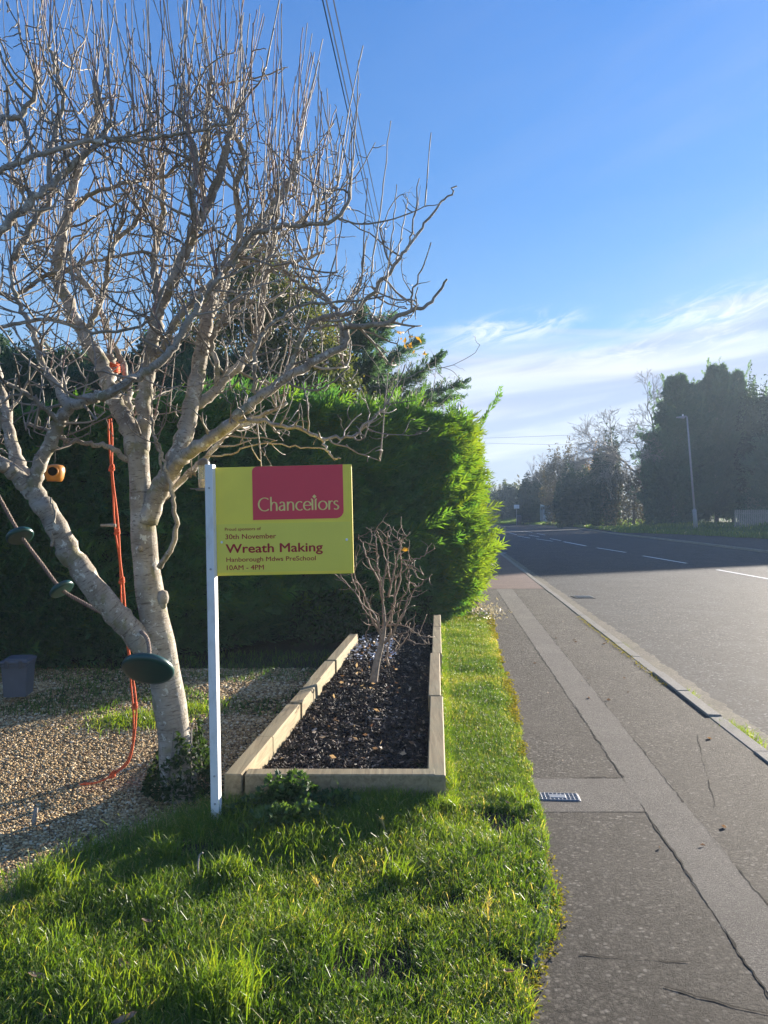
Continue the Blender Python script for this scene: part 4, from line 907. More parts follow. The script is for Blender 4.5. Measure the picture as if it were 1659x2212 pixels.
def disc(px, py, Y, r, axis, th=.022):
    g = Geo(); pr = [(0, -th)]+[(r*f, z*th) for f, z in ((.80, -1.0), (.93, -.95), (.99, -.5), (1.0, 0), (.97, .6), (.88, .95), (.6, 1.05), (.25, 1.1), (.16, 1.5), (.13, 2.2), (0, 2.3))]
    g.lathe(pr, 40, TM(P(px, py, Y), axis=axis)); return g.build('disc_seat', GRN, rope, True, RX)
disc(320, 1444, 4.36, .147, (0.02, .67, .74), .024)
disc(133, 1272, 4.9, .078, (-.62, .25, .75), .016); disc(43, 1157, 4.82, .082, (-.45, .40, .80), .018)
ork = thing('orange_rope', 'orange knotted double rope tied to the tree, its end trailing on the gravel', 'rope', tuple(G(175, 1692, .01)))
g = Geo(); op = sph(np.array([P(237, 905, 4.84), P(239, 950, 4.88), P(241, 1010, 4.9), P(247, 1080, 4.92), P(253, 1150, 4.93), P(258, 1200, 4.95), P(263, 1255, 4.96), P(268, 1330, 4.97), P(277, 1400, 4.97), P(284, 1460, 4.96), P(291, 1530, 4.94), P(288, 1600, 4.92), P(276, 1645, 4.9), P(250, 1668, 4.87), P(225, 1684, 4.83), P(200, 1692, 4.81), P(176, 1693, 4.82)]), 6)
sw = np.sin(np.arange(len(op))*.35)*.004+.007
for sg in (-1, 1): g.tube(op+np.array([1, 0, .3])*(sg*sw)[:, None], .0058, 6)
g.build('strands', ORANGE, ork, True, off(ork))
for (px, py, Y) in ((241, 1011, 4.9), (253, 1148, 4.93), (263, 1254, 4.96), (291, 1524, 4.94), (243, 1672, 4.86)):
    g = Geo(); c = P(px, py, Y)
    for k in range(3):
        a = np.linspace(0, 2*math.pi, 15); rr_ = .015-.002*k; ring = np.stack([np.cos(a)*rr_, np.sin(a)*.011, np.sin(a+k)*.010+(k-1)*.009], -1); g.tube(c+ring, .0066, 6)
    g.build('knot', ORANGE, ork, True, off(ork))
g = Geo()
for k in range(5):
    a = np.linspace(0, 2*math.pi, 18); c = P(241, 790, 4.87); ring = c+np.stack([np.cos(a)*.048, np.sin(a)*.046, np.cos(a)*-.02*(1)+(k-2)*.011+np.sin(a)*.01], -1); g.tube(ring, .0055, 6)
g.build('tie', ORANGE, ork, True, off(ork))
# clay feeder
fd = thing('bird_feeder', 'orange glazed clay bird feeder pot with a round hole, hanging at left', 'bird feeder', tuple(P(118, 1022, 4.7)))
fc = P(118, 1022, 4.7)
g = Geo(); g.lathe([(0, -.05), (.042, -.05), (.052, -.03), (.060, .01), (.058, .035), (.048, .047), (.02, .052), (0, .053)], 32, TM(fc)); g.build('pot', CLAY, fd, True, off(fd))
g = Geo(); g.lathe([(.026, .0), (.033, .004), (.033, -.006), (.026, -.012)], 24, TM(fc+np.array([.012, -.0575, .008]), axis=(.2, -.98, .0))); g.build('rim', CLAY, fd, True, off(fd))
g = Geo(); g.lathe([(0, .003), (.027, .003), (.027, -.004)], 24, TM(fc+np.array([.012, -.0575, .008]), axis=(.2, -.98, .0))); g.build('hole', BLK, fd, True, off(fd))  # black disc stands in for the shaded hollow of the pot
g = Geo(); g.tube([fc+np.array([0, 0, .05]), fc+np.array([.003, 0, .12]), P(116, 955, 4.62)], .0016, 4); g.build('hanger', WIRE, fd, True, off(fd))
# tube feeder behind the post
tf = thing('bird_feeder', 'clear tube bird feeder with a grey cap hanging behind the white post', 'bird feeder', tuple(P(441, 1025, 4.72)))
fc = P(440, 1025, 4.72); g = Geo(); g.lathe([(.033, -.085), (.033, .06)], 24, TM(fc)); g.build('tube', CLEAR, tf, True, off(tf))
g = Geo(); g.lathe([(.036, .055), (.037, .07), (.030, .088), (.015, .098), (0, .1)], 24, TM(fc)); g.build('cap', CAP, tf, True, off(tf))
g = Geo(); g.lathe([(0, -.10), (.045, -.10), (.05, -.09), (.03, -.085), (0, -.085)], 24, TM(fc)); g.tube([fc+np.array([-.08, -.01, -.088]), fc+np.array([0, 0, -.088])], .004, 6); g.build('tray', GREYP, tf, True, off(tf))
g = Geo(); g.lathe([(0, -.083), (.028, -.083), (.028, -.03), (0, -.028)], 16, TM(fc)); g.build('seed', SEED, tf, True, off(tf))
for sx in (-.033, .033): g = Geo(); g.tube([fc+np.array([sx, 0, .06]), fc+np.array([sx*.9, 0, .14])], .0015, 4); g.build('hanger', WIRE, tf, True, off(tf))
hw = thing('twine_ornament', 'small brown twine star ornament hanging on strings left of the white post', 'ornament', tuple(P(414, 1020, 4.7)))
g = Geo(); c = P(414, 1022, 4.7)
for k in range(9): d = unit(rng.normal(size=3)*np.array([1, .5, .8])); g.tube([c-d*.035, c, c+d*.035], [.003, .006, .003], 5, .1)
for sx in (-.012, .008): g.tube([c, P(412+sx*300, 940, 4.7)], .0018, 4, .3)
g.build('twine', TWIG, hw, True, off(hw))

# grey storage box
bp = G(40, 1500); bn = thing('storage_box', 'grey plastic storage box with clip-on lid standing by the hedge', 'box', tuple(bp), rot=(0, 0, R(8)))
g = Geo()
V = []; 
for z, s_ in ((.0, .42), (.27, .50)):
    for a, b in ((-1, -1), (1, -1), (1, 1), (-1, 1)): V.append((a*s_*.225, b*s_*.26, z*1.15))
g.add(V, np.array([[0, 3, 2, 1], [4, 5, 6, 7], [0, 1, 5, 4], [1, 2, 6, 5], [2, 3, 7, 6], [3, 0, 4, 7]])); 
for z in (.25,): g.box((.235, .27, .022), TM((0, 0, .29)), .005)
g.build('tub', GREYP, bn)
g = Geo(); g.box((.25, .285, .03), TM((0, 0, .32)), .01); g.box((.2, .23, .018), TM((0, 0, .34)), .006); g.build('lid', GREYP, bn)
for x in (-.06, .06):
    g = Geo(); g.box((.035, .014, .07), TM((x, -.148, .305)), .004); g.build('clip', CAP, bn)
def _s(): pass

# ---------------------------------------------------------------- gravel, grass, weeds
def xgl(Y): return np.interp(Y, [2.0, 3.0, 3.4, 4.1, 4.4, 4.6], [-4.2, -2.6, -1.75, -1.25, -1.0, -.93])   # lawn / gravel limit
phi = (1+5**.5)/2
ICO = np.array([(-1, phi, 0), (1, phi, 0), (-1, -phi, 0), (1, -phi, 0), (0, -1, phi), (0, 1, phi), (0, -1, -phi), (0, 1, -phi), (phi, 0, -1), (phi, 0, 1), (-phi, 0, -1), (-phi, 0, 1)])/1.9
ICF = np.array([(0, 11, 5), (0, 5, 1), (0, 1, 7), (0, 7, 10), (0, 10, 11), (1, 5, 9), (5, 11, 4), (11, 10, 2), (10, 7, 6), (7, 1, 8), (3, 9, 4), (3, 4, 2), (3, 2, 6), (3, 6, 8), (3, 8, 9), (4, 9, 5), (2, 4, 11), (6, 2, 10), (8, 6, 7), (9, 8, 1)])
def pebbles(g, C, size, val, flat=.65, up_only=True):
    n = len(C); a = rng.uniform(0, 6.28, n); s = size[:, None]*rng.uniform(.6, 1.3, (n, 3)); s[:, 2] *= flat
    V0 = ICO[None]*(1+rng.normal(size=(n, 12, 1))*.13)*s[:, None]
    ca, sa = np.cos(a)[:, None], np.sin(a)[:, None]
    V = np.stack([V0[..., 0]*ca-V0[..., 1]*sa, V0[..., 0]*sa+V0[..., 1]*ca, V0[..., 2]], -1)+C[:, None]
    g.add(V.reshape(-1, 3), (np.arange(n)[:, None, None]*12+ICF[None]).reshape(-1, 3), np.repeat(val, 12))
n = 135000; Yc = 3.0+5.6*rng.random(n)**1.15; Xc = -.52*Yc-.15+rng.random(n)*(.52*Yc+.15+xl(Yc))
lim = np.where(Yc < 4.5, xgl(Yc)+.35, xl(Yc))
dens = np.clip((lim-Xc)/.5, 0, 1)*np.clip((Yc*0+1), 0, 1)
dens *= np.where(Yc > 6.1, np.clip(1.15-(fbm(Xc*1.3, Yc*1.3, 21) > .5)*.9*np.clip((Yc-6.4)*2, 0, 1), 0, 1), 1)
kp = (rng.random(n) < dens) & (np.hypot(Xc+1.24, Yc-4.76) > .13); Xc, Yc = Xc[kp], Yc[kp]
g = Geo(); pebbles(g, np.c_[Xc, Yc, yardz(Xc, Yc)+rng.uniform(.0, .012, len(Xc))], rng.uniform(.0055, .0105, len(Xc))*(1+.25*np.clip(Yc-5, 0, 3))*(1+.6*(rng.random(len(Xc)) > .96)), rng.random(len(Xc)))
tag(g.build('gravel', PEB, smooth=True), kind='stuff')
def lawnz(X, Y): return yardz(X, Y)+.045*(fbm(X*1.7, Y*1.7, 40)-.35)*np.clip((xe(Y)-X)/.3, 0, 1)*(Y < 4.35)
sheet('lawn_soil', lambda Y: np.where(Y < 4.4, xgl(Y)-.1, xr(Y)+.01), lambda Y: xe(Y)+.0, np.arange(1.6, 13.2, .08), 0, SOIL, 24, lambda X, Y: lawnz(X, Y)+.004)
G1 = Geo()
def scatter(n, y0, y1, fl, fr, pw=1.):
    Yc = y0+(y1-y0)*rng.random(n)**pw; a, b = fl(Yc), fr(Yc); return a+(b-a)*rng.random(n), Yc
def gv(X, Y, s=50, b=.50): return b+.8*(fbm(X*2.2, Y*2.2, s)-.5)+rng.normal(0, .15, len(X))+.5*(rng.random(len(X)) > .94)
jx = lambda Y: xe(Y)+.05*(vn(Y*3.5, Y*0, 61)-.3)+.02*(vn(Y*17, Y*0, 62)-.5)
X_, Y_ = scatter(90000, 2.0, 4.42, lambda Y: np.maximum(xgl(Y)-.25, -.55*Y-.1), jx)
den = np.clip((X_-xgl(Y_)+.25)/.5, .0, 1)*(1-.85*(fbm(X_*3.1, Y_*3.1, 77) > .66)); kp = rng.random(len(X_)) < den; X_, Y_ = X_[kp], Y_[kp]
hh = .018+.075*fbm(X_*2.6, Y_*2.6, 51)**1.5+.028*rng.random(len(X_))+.05*(rng.random(len(X_)) > .985)+.085*np.clip((Y_-3.95)/.45, 0, 1)*(X_ < .3)*(.4+rng.random(len(X_)))
blades(G1, np.c_[X_, Y_, lawnz(X_, Y_)], hh, .0016, .75, gv(X_, Y_))
X_, Y_ = scatter(85000, 4.35, 12.9, lambda Y: xr(Y)+.0, jx, 1.35)
hh = .028+.03*fbm(X_*3, Y_*3, 52)+.015*rng.random(len(X_))+.05*np.clip(1-(X_-xr(Y_))/.07, 0, 1)
edge_ = np.clip(1-(jx(Y_)-X_)/.14, 0, 1)
blades(G1, np.c_[X_, Y_, lawnz(X_, Y_)], hh*(1-.35*edge_), .0015+.00022*np.clip(Y_-5, 0, 8), .7, gv(X_, Y_, 50, .5)+.22*edge_)
# tufts
for (px, py, r_, n, h_) in ((100, 1915, .10, 500, .15), (500, 1890, .09, 420, .13), (480, 2160, .12, 700, .17), (365, 1850, .05, 160, .16), (560, 1770, .22, 900, .15), (700, 1790, .25, 900, .13), (820, 1760, .2, 700, .13), (940, 1690, .13, 500, .12), (330, 1940, .12, 300, .10), (860, 1900, .06, 90, .16), (1100, 1720, .10, 300, .09), (620, 1820, .2, 600, .12), (1160, 1740, .05, 300, .07), (200, 1830, .25, 260, .06), (430, 1780, .15, 420, .12), (60, 2050, .2, 500, .09), (250, 2150, .25, 800, .1)):
    c = G(px, py+10, 0); a = rng.normal(size=(n, 2))*r_*.5; v_ = rng.uniform(.35, .85, n)
    Bx = c[0]+a[:, 0]; By = c[1]+a[:, 1]; kp = Bx < xe(By)
    blades(G1, np.c_[Bx, By, yardz(Bx, By)+.005][kp], (h_*rng.uniform(.5, 1.15, n))[kp], .0022, .55, v_[kp])
n = 1100; X_ = rng.uniform(-.35, .42, n); Y_ = 4.37-np.abs(rng.normal(0, .05, n)); blades(G1, np.c_[X_, Y_, yardz(X_, Y_)], rng.uniform(.08, .21, n)*(.5+.6*fbm(X_*5, Y_, 91)), .0020, .5, rng.uniform(.4, .85, n))
# rough grass below the hedge, coloured darker for shade; lit clump by the tree
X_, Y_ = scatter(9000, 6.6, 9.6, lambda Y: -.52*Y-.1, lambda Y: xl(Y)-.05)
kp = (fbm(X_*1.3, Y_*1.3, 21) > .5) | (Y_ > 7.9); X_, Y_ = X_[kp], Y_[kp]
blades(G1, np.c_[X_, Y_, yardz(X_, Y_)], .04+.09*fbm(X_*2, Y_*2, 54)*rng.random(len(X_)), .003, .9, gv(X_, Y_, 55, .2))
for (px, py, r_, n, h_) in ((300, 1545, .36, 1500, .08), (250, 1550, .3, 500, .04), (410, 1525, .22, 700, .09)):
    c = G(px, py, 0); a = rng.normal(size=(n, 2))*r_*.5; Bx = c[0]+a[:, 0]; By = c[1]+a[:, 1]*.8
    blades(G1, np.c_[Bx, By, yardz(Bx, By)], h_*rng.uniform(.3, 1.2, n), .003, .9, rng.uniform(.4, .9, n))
X_, Y_ = scatter(900, 2.1, 12, lambda Y: np.where(Y < 4.4, np.maximum(xgl(Y), -.55*Y), xr(Y)+.03), jx, 1.3); leaves(G1, np.c_[X_, Y_, lawnz(X_, Y_)+rng.uniform(.015, .045, len(X_))], .0075, .93, .4)
tag(G1.build('grass', GRASS), kind='stuff')
# far-verge grass
g = Geo(); n = 30000; Y_ = rng.uniform(46, 118, n); X_ = xv(Y_)+.05+rng.random(n)**1.5*9
blades(g, np.c_[X_, Y_, vz(X_, Y_)], rng.uniform(.1, .35, n), .02, .7, gv(X_*.3, Y_*.3, 56, .3)); tag(g.build('verge_grass', GRASS), kind='stuff')
# moss line at lawn edge, kerb weeds
g = Geo(); n = 9000; Y_ = rng.uniform(2.3, 13, n); X_ = jx(Y_)+rng.normal(0, .022, n)-.01+.0*Y_
kp = fbm(Y_*1.3, X_*2, 63) > .40; leaves(g, np.c_[X_, Y_, np.full(n, .006)+rng.random(n)*.010][kp], .006+.0007*Y_[kp], rng.random(kp.sum()), .5)
n = 380; Y_ = rng.uniform(7.5, 12.5, n); X_ = xk(Y_)-.03+rng.normal(0, .02, n); leaves(g, np.c_[X_, Y_, np.full(n, .008)], .012, .5, .6)
tag(g.build('moss', MOSS), kind='stuff')
kw = Geo()
for (px, py, n, r_) in ((1345, 1395, 60, .05), (1480, 1500, 160, .07), (1500, 1530, 120, .09), (1580, 1575, 320, .10), (1600, 1590, 220, .12), (1545, 1570, 120, .08)):
    c = G(px, py, -.03); a = rng.normal(size=(n, 2))*r_*.5; blades(kw, np.c_[c[0]+a[:, 0]+.02, c[1]+a[:, 1]*2, np.full(n, -.085)], rng.uniform(.04, .12, n), .003, 1.0, rng.uniform(.5, .9, n))
tag(kw.build('kerb_weeds', GRASS), kind='stuff')
# edging board at the lawn edge
eb = Geo()
for a, b in ((2.85, 3.5), (3.55, 4.3)):
    p0 = np.array([xe(a)-.03, a]); p1 = np.array([xe(b)-.03, b]); d = p1-p0; eb.box((.045, np.linalg.norm(d), .06), TM((*((p0+p1)/2), -.018), (0, 0, math.atan2(-d[0], d[1]))), .008)
tag(eb.build('path_edging', KERB), 'low concrete path edging half buried at the lawn edge', 'edging')

# weeds at the bed corner, leafy plant
def lobed(g, C, D, s, val):
    """deeply cut leaf: fan of narrow lobes"""
    n = len(C); D = unit(D); S = unit(np.cross(D, rng.normal(size=(n, 3))+np.array([0, 0, 1.5])))
    for k, a in enumerate((-75, -45, -18, 10, 36, 70)):
        d = D*math.cos(R(a))+S*math.sin(R(a)); l = s[:, None]*(1-.25*abs(a)/75); w = np.cross(unit(np.cross(D, S)), d)
        nn = np.cross(D, S)*rng.normal(size=(n, 1))*.2
        V = np.stack([C, C+d*l*.6+w*l*.2, C+d*l+nn*l, C+d*l*.6-w*l*.2], 1).reshape(-1, 3); g.add(V, np.arange(4*n).reshape(-1, 4), np.repeat(val, 4))
def leafyplant(label, px, py, Y, rx, rz, n, s=.035, val=.5, group='leafy weeds against the raised bed'):
    c = P(px, py, Y); t = thing('weed_plant', label, 'plant', (c[0], Y, 0), group); g = Geo(); st_ = Geo()
    d = unit(rng.normal(size=(n, 3))*np.array([1, .7, 1])); d[:, 2] = abs(d[:, 2])*.9-.1
    Cn = np.array([c[0], Y, .02])+d*np.array([rx, rx*.6, rz])*rng.uniform(.4, 1, (n, 1)); Cn[:, 2] = np.maximum(Cn[:, 2], .02)
    lobed(g, Cn, d+rng.normal(size=(n, 3))*.5, s*rng.uniform(.6, 1.2, n), (val+rng.normal(0, .2, n)).clip(0, 1)); g.build('leaves', WEED, t, False, off(t))
    for k in range(12): e = Cn[rng.integers(n)]; st_.tube([(c[0], Y, -.01), ((c[0]+e[0])/2, (Y+e[1])/2, e[2]*.7), e], .0015, 4)
    st_.build('stems', WEED, t, True, off(t))
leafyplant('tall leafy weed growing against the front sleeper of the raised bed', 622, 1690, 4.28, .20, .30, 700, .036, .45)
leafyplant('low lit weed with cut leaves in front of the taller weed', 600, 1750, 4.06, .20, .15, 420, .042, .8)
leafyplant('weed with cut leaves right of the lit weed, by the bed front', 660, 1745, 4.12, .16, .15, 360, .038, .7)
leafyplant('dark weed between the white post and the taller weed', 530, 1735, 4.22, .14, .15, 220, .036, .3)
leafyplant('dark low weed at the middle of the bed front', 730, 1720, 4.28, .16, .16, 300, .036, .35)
# ivy on the tree foot
iv = thing('ivy', 'ivy climbing the foot of the bare tree trunk', 'ivy', (-1.24, 4.76, 0)); g = Geo()
n = 2600; a = rng.uniform(0, 6.28, n); z = rng.random(n)**1.3*.52; rr_ = .12+.10*np.clip(1-z/.3, 0, 1)+rng.random(n)*.03
top_ = .16+.17*(np.cos(a-.1) > 0)+.08*np.sin(a*3); kp = z < top_; xx_ = -1.25-.0*z-z*.05
leaves(g, np.c_[xx_+np.cos(a)*rr_*.95, 4.76+np.sin(a)*rr_, z][kp], .022, .35+rng.random(n)[kp]*.4); g.build('leaves', IVY, iv, False, off(iv))
g = Geo()
for k in range(6): aa = k*1.05; g.tube([(-1.24+math.cos(aa)*.14, 4.76+math.sin(aa)*.14, 0), (-1.26+math.cos(aa+.3)*.115, 4.76+math.sin(aa+.3)*.115, .2), (-1.27+math.cos(aa+.5)*.108, 4.76+math.sin(aa+.5)*.108, .38)], .004, 4, .2)
g.build('stems', TWIG, iv, True, off(iv))
# broad leaves at hedge foot behind the bed; pale clippings at pavement
fb = thing('leafy_undergrowth', 'broad-leaved undergrowth at the foot of the hedge behind the raised bed', 'plant', tuple(P(760, 1330, 10.1)*np.array([1, 1, 0]))); g = Geo()
n = 900; X_ = rng.uniform(-1.2, .7, n); Y_ = np.interp(X_, [-1.2, -.5, .7], [9.7, 10.1, 11.3])+rng.uniform(-.15, .2, n); leaves(g, np.c_[X_, Y_, rng.random(n)*.7], .06, .4); g.build('leaves', IVY, fb, False, off(fb))
g = Geo(); n = 420; c = G(1040, 1325); leaves(g, np.c_[c[0]+rng.normal(size=n)*.17, c[1]+rng.normal(size=n)*.5, np.abs(rng.normal(size=n))*.07+.01], .03, .5+.5*rng.random(n)); tag(g.build('clippings', leafmat('dry_clipping', [(0, (.16, .15, .08)), (1, (.55, .5, .4))], .2, (1.2, 1.1, .8))), kind='stuff')

# fallen leaves and sticks on the lawn
def curled(px, py, s, lab, z=.05, ang=0):
    c = G(px, py, z); t = Geo(); u = np.linspace(-1, 1, 7); v = np.linspace(-1, 1, 5); U, W = np.meshgrid(u, v, indexing='ij'); wd = np.sqrt(np.clip(1-U**2, .02, 1))*.55*(1+.15*np.sin(U*11))
    X = U*s; Yy = W*wd*s; Z = .35*s*(W**2)*wd+.25*s*U**2; ca, sa = math.cos(ang), math.sin(ang)
    V = np.stack([X*ca-Yy*sa, (X*sa+Yy*ca)*.8, Z+X*.3], -1).reshape(-1, 3)+c; i = np.arange(6)[:, None]*5+np.arange(4)[None]
    t.add(V, np.stack([i, i+1, i+6, i+5], -1).reshape(-1, 4), rng.random(35)*.5+.3); o = t.build('fallen_leaf', DRYL, None, True); tag(o, lab, 'leaf', 'fallen leaves on the lawn'); return o
for a in ((82, 2110, .034, 'brown curled leaf on the grass near the bottom left corner'), (268, 2085, .03, 'pale tan leaf lying on the grass left of centre'), (268, 2205, .04, 'large dry leaf at the bottom edge of the lawn'), (590, 2025, .028, 'orange brown leaf on the grass below the weeds'), (318, 1990, .022, 'small pale leaf on the lawn below the gravel edge'), (258, 1895, .024, 'small tan leaf standing up near the gravel edge'),
          (1100, 2100, .032, 'brown leaf by the grass seed head near the path edge'), (700, 1785, .04, 'upright brown leaf beside the weeds at the bed front'), (1098, 1735, .018, 'tiny orange leaf on the verge left of the drain cover')): curled(*a[:3], a[3], .045, rng.uniform(0, 6))
for (pts, lab) in (((( 430, 1910, 3.55), (428, 1880, 3.56), (430, 1850, 3.6), (438, 1842, 3.6)), 'thin bare stick standing in the grass below the white post'), (((72, 1782, 4.18), (78, 1745, 4.2)), 'short pale stick lying on the gravel')):
    p = np.array([P(*q_) for q_ in pts]); g = Geo(); pr = sph(p, 4); g.tube(pr, .004 if len(pts) > 2 else .012, 6, .55); tag(g.build('stick', TWIG, None, True), lab, 'stick')
for (px, py, px2, py2, Y, lab) in ((1052, 2100, 1056, 1930, 2.95, 'tall pale grass seed head near the path edge at bottom'), (850, 1870, 825, 1770, 4.0, 'dry seed head leaning left in the middle of the lawn'), (700, 1950, 680, 1900, 3.4, 'small feathery seed head on the dark part of the lawn')):
    a, b = P(px, py, Y), P(px2, py2, Y); t = thing('seed_head', lab, 'grass stem', tuple(a)); g = Geo(); g.tube([a, (a+b)/2+[.01, 0, 0], b], .0016, 4, .9); g.build('stem', TWIG, t, True, off(t))
    g = Geo(); n = 46; tt = rng.uniform(.65, 1, n)[:, None]; B_ = a*(1-tt)+b*tt; D_ = unit(unit(b-a)+rng.normal(size=(n, 3))*.35)
    S_2 = unit(np.cross(D_, rng.normal(size=(n, 3)))); g.add(np.stack([B_-S_2*.0012, B_+S_2*.0012, B_+D_*.035], 1).reshape(-1, 3), np.arange(3*n).reshape(-1, 3), .97); g.build('awns', GRASS, t, False, off(t))
for k in range(26):
    pass

g = Geo(); n = 26; Y_ = rng.uniform(2.6, 12, n); X_ = xe(Y_)+.05+rng.random(n)*(xk(Y_)-xe(Y_)-.1)
leaves(g, np.c_[X_, Y_, np.full(n, .006)], .010+.0012*Y_, .4, .9); tag(g.build('pavement_litter', DRYL), kind='stuff')
# drain cover in the trench
dc = G(1204, 1722); dr = thing('drain_cover', 'small rectangular cast iron cover set in the pavement patch by the lawn', 'drain cover', (dc[0], dc[1], .004), rot=(0, 0, R(-4)))
g = Geo(); g.box((.262, .125, .01), TM((0, 0, -.006)), .003); g.build('plate', IRON, dr)
g = Geo()
for x in np.linspace(-.118, .118, 11): g.box((.006, .115, .004), TM((x, 0, .0005)), .001)
for y in np.linspace(-.05, .05, 5): g.box((.246, .005, .0046), TM((0, y, .0008)), .001)
g.build('grid', STEEL, dr); g = Geo(); g.box((.10, .05, .006), TM((0, 0, .001)), .002); g.build('badge_plate', STEEL, dr)
gg = G(1250, 1290, -.1); gd = thing('gully_grate', 'road gully grate beside the kerb in the sunlit road', 'drain', (gg[0]+.1, gg[1], -.095)); g = Geo(); g.box((.42, .42, .012), TM((0, 0, .0)), .004); g.build('frame', KERB, gd)
g = Geo()
for x in np.linspace(-.15, .15, 7): g.box((.02, .34, .01), TM((x, 0, .009)), .002)
g.build('bars', IRON, gd)

# ---------------------------------------------------------------- far side
# street lamp
lp = G(1504, 1152); lm = thing('street_lamp', 'tall grey steel street lamp leaning left on the far verge', 'street lamp', (lp[0], lp[1], .1))
tp_ = P(1484, 901, 61.4); b0 = np.array([lp[0], lp[1], 0]); f = lambda t: b0*(1-t)+tp_*t
g = Geo(); g.tube([f(0), f(.2), f(.21)], [.17, .16, .1], 14); g.build('base', STEEL, lm, True, off(lm))
g = Geo(); g.tube([f(.2), f(.6), f(1)], [.085, .075, .06], 12); g.build('column', STEEL, lm, True, off(lm))
g = Geo(); g.tube([f(.998), f(1)+np.array([-.1, 0, .07]), P(1466, 901, 61.4)], [.06, .055, .05], 10); arm = g.build('arm', STEEL, lm, True, off(lm))
g = Geo(); g.box((.65, .25, .10), TM(P(1470, 902, 61.4), (0, R(4), 0)), .04); hd = g.build('lamp_head', STEEL, lm, False, off(lm))
g = Geo(); g.lathe([(.06, 0), (.06, .12), (.04, .16), (0, .16)], 12, TM(P(1475, 899, 61.4))); g.build('photocell', WHITE, lm, True, off(lm))
# picket fence
fg = thing('picket_fence', 'weathered wooden picket fence at the right edge beyond the verge', 'fence', (27.4, 60, 0)); g = Geo(); r2 = Geo()
for k in range(26):
    x = 27.4+k*.17; y = 60+k*.03; g.box((.115, .03, 1.72+.04*math.sin(k)), TM((x, y, 1.02)), .01)
g.build('pickets', FENCE, fg, False, off(fg))
for z in (.55, 1.6): r2.box((4.4, .05, .09), TM((29.5, 60.42, z), (0, 0, math.atan2(.03, .17))), .01)
r2.build('rails', FENCE, fg, False, off(fg))
# hut
hu = thing('roadside_hut', 'small pale panelled hut with a flat dark roof among the far bushes', 'hut', (21.6, 100, .5)); g = Geo()
g.box((2.1, 2.2, 2.2), TM((0, 0, 1.1)), .02)
for x in np.linspace(-.9, .9, 7): g.box((.05, .03, 2.15), TM((x, -1.11, 1.1)), .005)
g.build('walls', SHEDM, hu); g = Geo(); g.box((2.4, 2.5, .14), TM((0, 0, 2.27)), .02); g.build('roof', ROOF, hu)
g = Geo(); g.box((.06, 1.6, 1.9), TM((-1.07, -.1, 1.0)), .01); g.build('door', FENCE, hu)
# bin and sign pole
bb = thing('litter_bin', 'black litter bin on a post by the far bend of the road', 'bin', (17.9, 102, 0)); g = Geo(); g.lathe([(0, .15), (.3, .15), (.33, 1.0), (.30, 1.15), (0, 1.25)], 20); g.build('body', CAP, bb, True); g = Geo(); g.lathe([(.36, .98), (.37, 1.05), (.2, 1.3), (0, 1.34)], 20); g.build('hood', CAP, bb, True)
pl = thing('road_sign', 'small grey road sign on a pole at the far bend beside the bin', 'road sign', (17.4, 101, 0)); g = Geo(); g.tube([(0, 0, 0), (0, 0, 2.6)], .04, 8); g.build('pole', STEEL, pl, True); g = Geo(); g.box((.7, .04, .5), TM((0, -.05, 2.4)), .01); g.build('plate', SHEDM, pl)

GRP = 'trees and bushes beyond the road'
def veg(name, label, px0, px1, ytop, Y, mat, n, size, val, cat='bush', lump=.45, twigs=0, leafz=1.):
    x0, x1 = P(px0, 0, Y)[0], P(px1, 0, Y)[0]; zt_ = P(0, ytop, Y)[2]; cx = (x0+x1)/2; w = (x1-x0)/2
    t = thing(name, label, cat, (cx, Y, .3), GRP); g = Geo()
    for k in range(5):
        f = (k+.5)/5; cxk = x0+(x1-x0)*f; hk = zt_*(.95+.2*math.sin(f*math.pi))*rng.uniform(.85, 1.05)*(leafz+.08)
        blob(g, (cxk, Y+rng.normal()*.6, hk*.47), (w*.42, w*.5+.8, hk*.53), n//5, size, val+rng.normal()*.05, lump)
    g.build('crown', mat, t, False, off(t))
    s = Geo(); s.tube([(cx, Y, -.2), (cx+.1, Y, zt_*.5)], [.16, .08], 7, .1); 
    s.build('trunk', TWIG, t, True, off(t))
    if twigs:
        s = Geo()
        for k in range(twigs): baretree(s, (x0+(x1-x0)*rng.random(), Y+rng.normal()*.5, zt_*.45), zt_*.62, (rng.normal()*.25, 0, 1), .06, 4, .42, rmin=.014, val=.45)
        s.build('branches', TWIG, t, True, off(t))
    return t
# conifer block on the right
for k, (px, py, Y, rd, lab) in enumerate(((1462, 822, 72, 2.9, 'tall dark conifer leftmost of the block, just behind the lamp head'), (1508, 838, 74, 2.8, 'tall conifer right behind the street lamp column'), (1548, 800, 73, 2.6, 'tallest pointed conifer of the block beyond the lamp'), (1585, 815, 75, 2.7, 'tall conifer between the pointed conifer and the ivy-clad tree'), (1640, 870, 75, 3.0, 'conifer under the ivy-clad tree behind the picket fence'), (1700, 850, 75, 3.0, 'conifer just outside the right edge behind the fence'))):
    p = P(px, py, Y); conifer('conifer', lab, (p[0], p[1], .3), p[2]-.3, rd, 95, .95, .05, CONIFD, .5, 'tall conifers beyond the fence', .02, 70, .62)


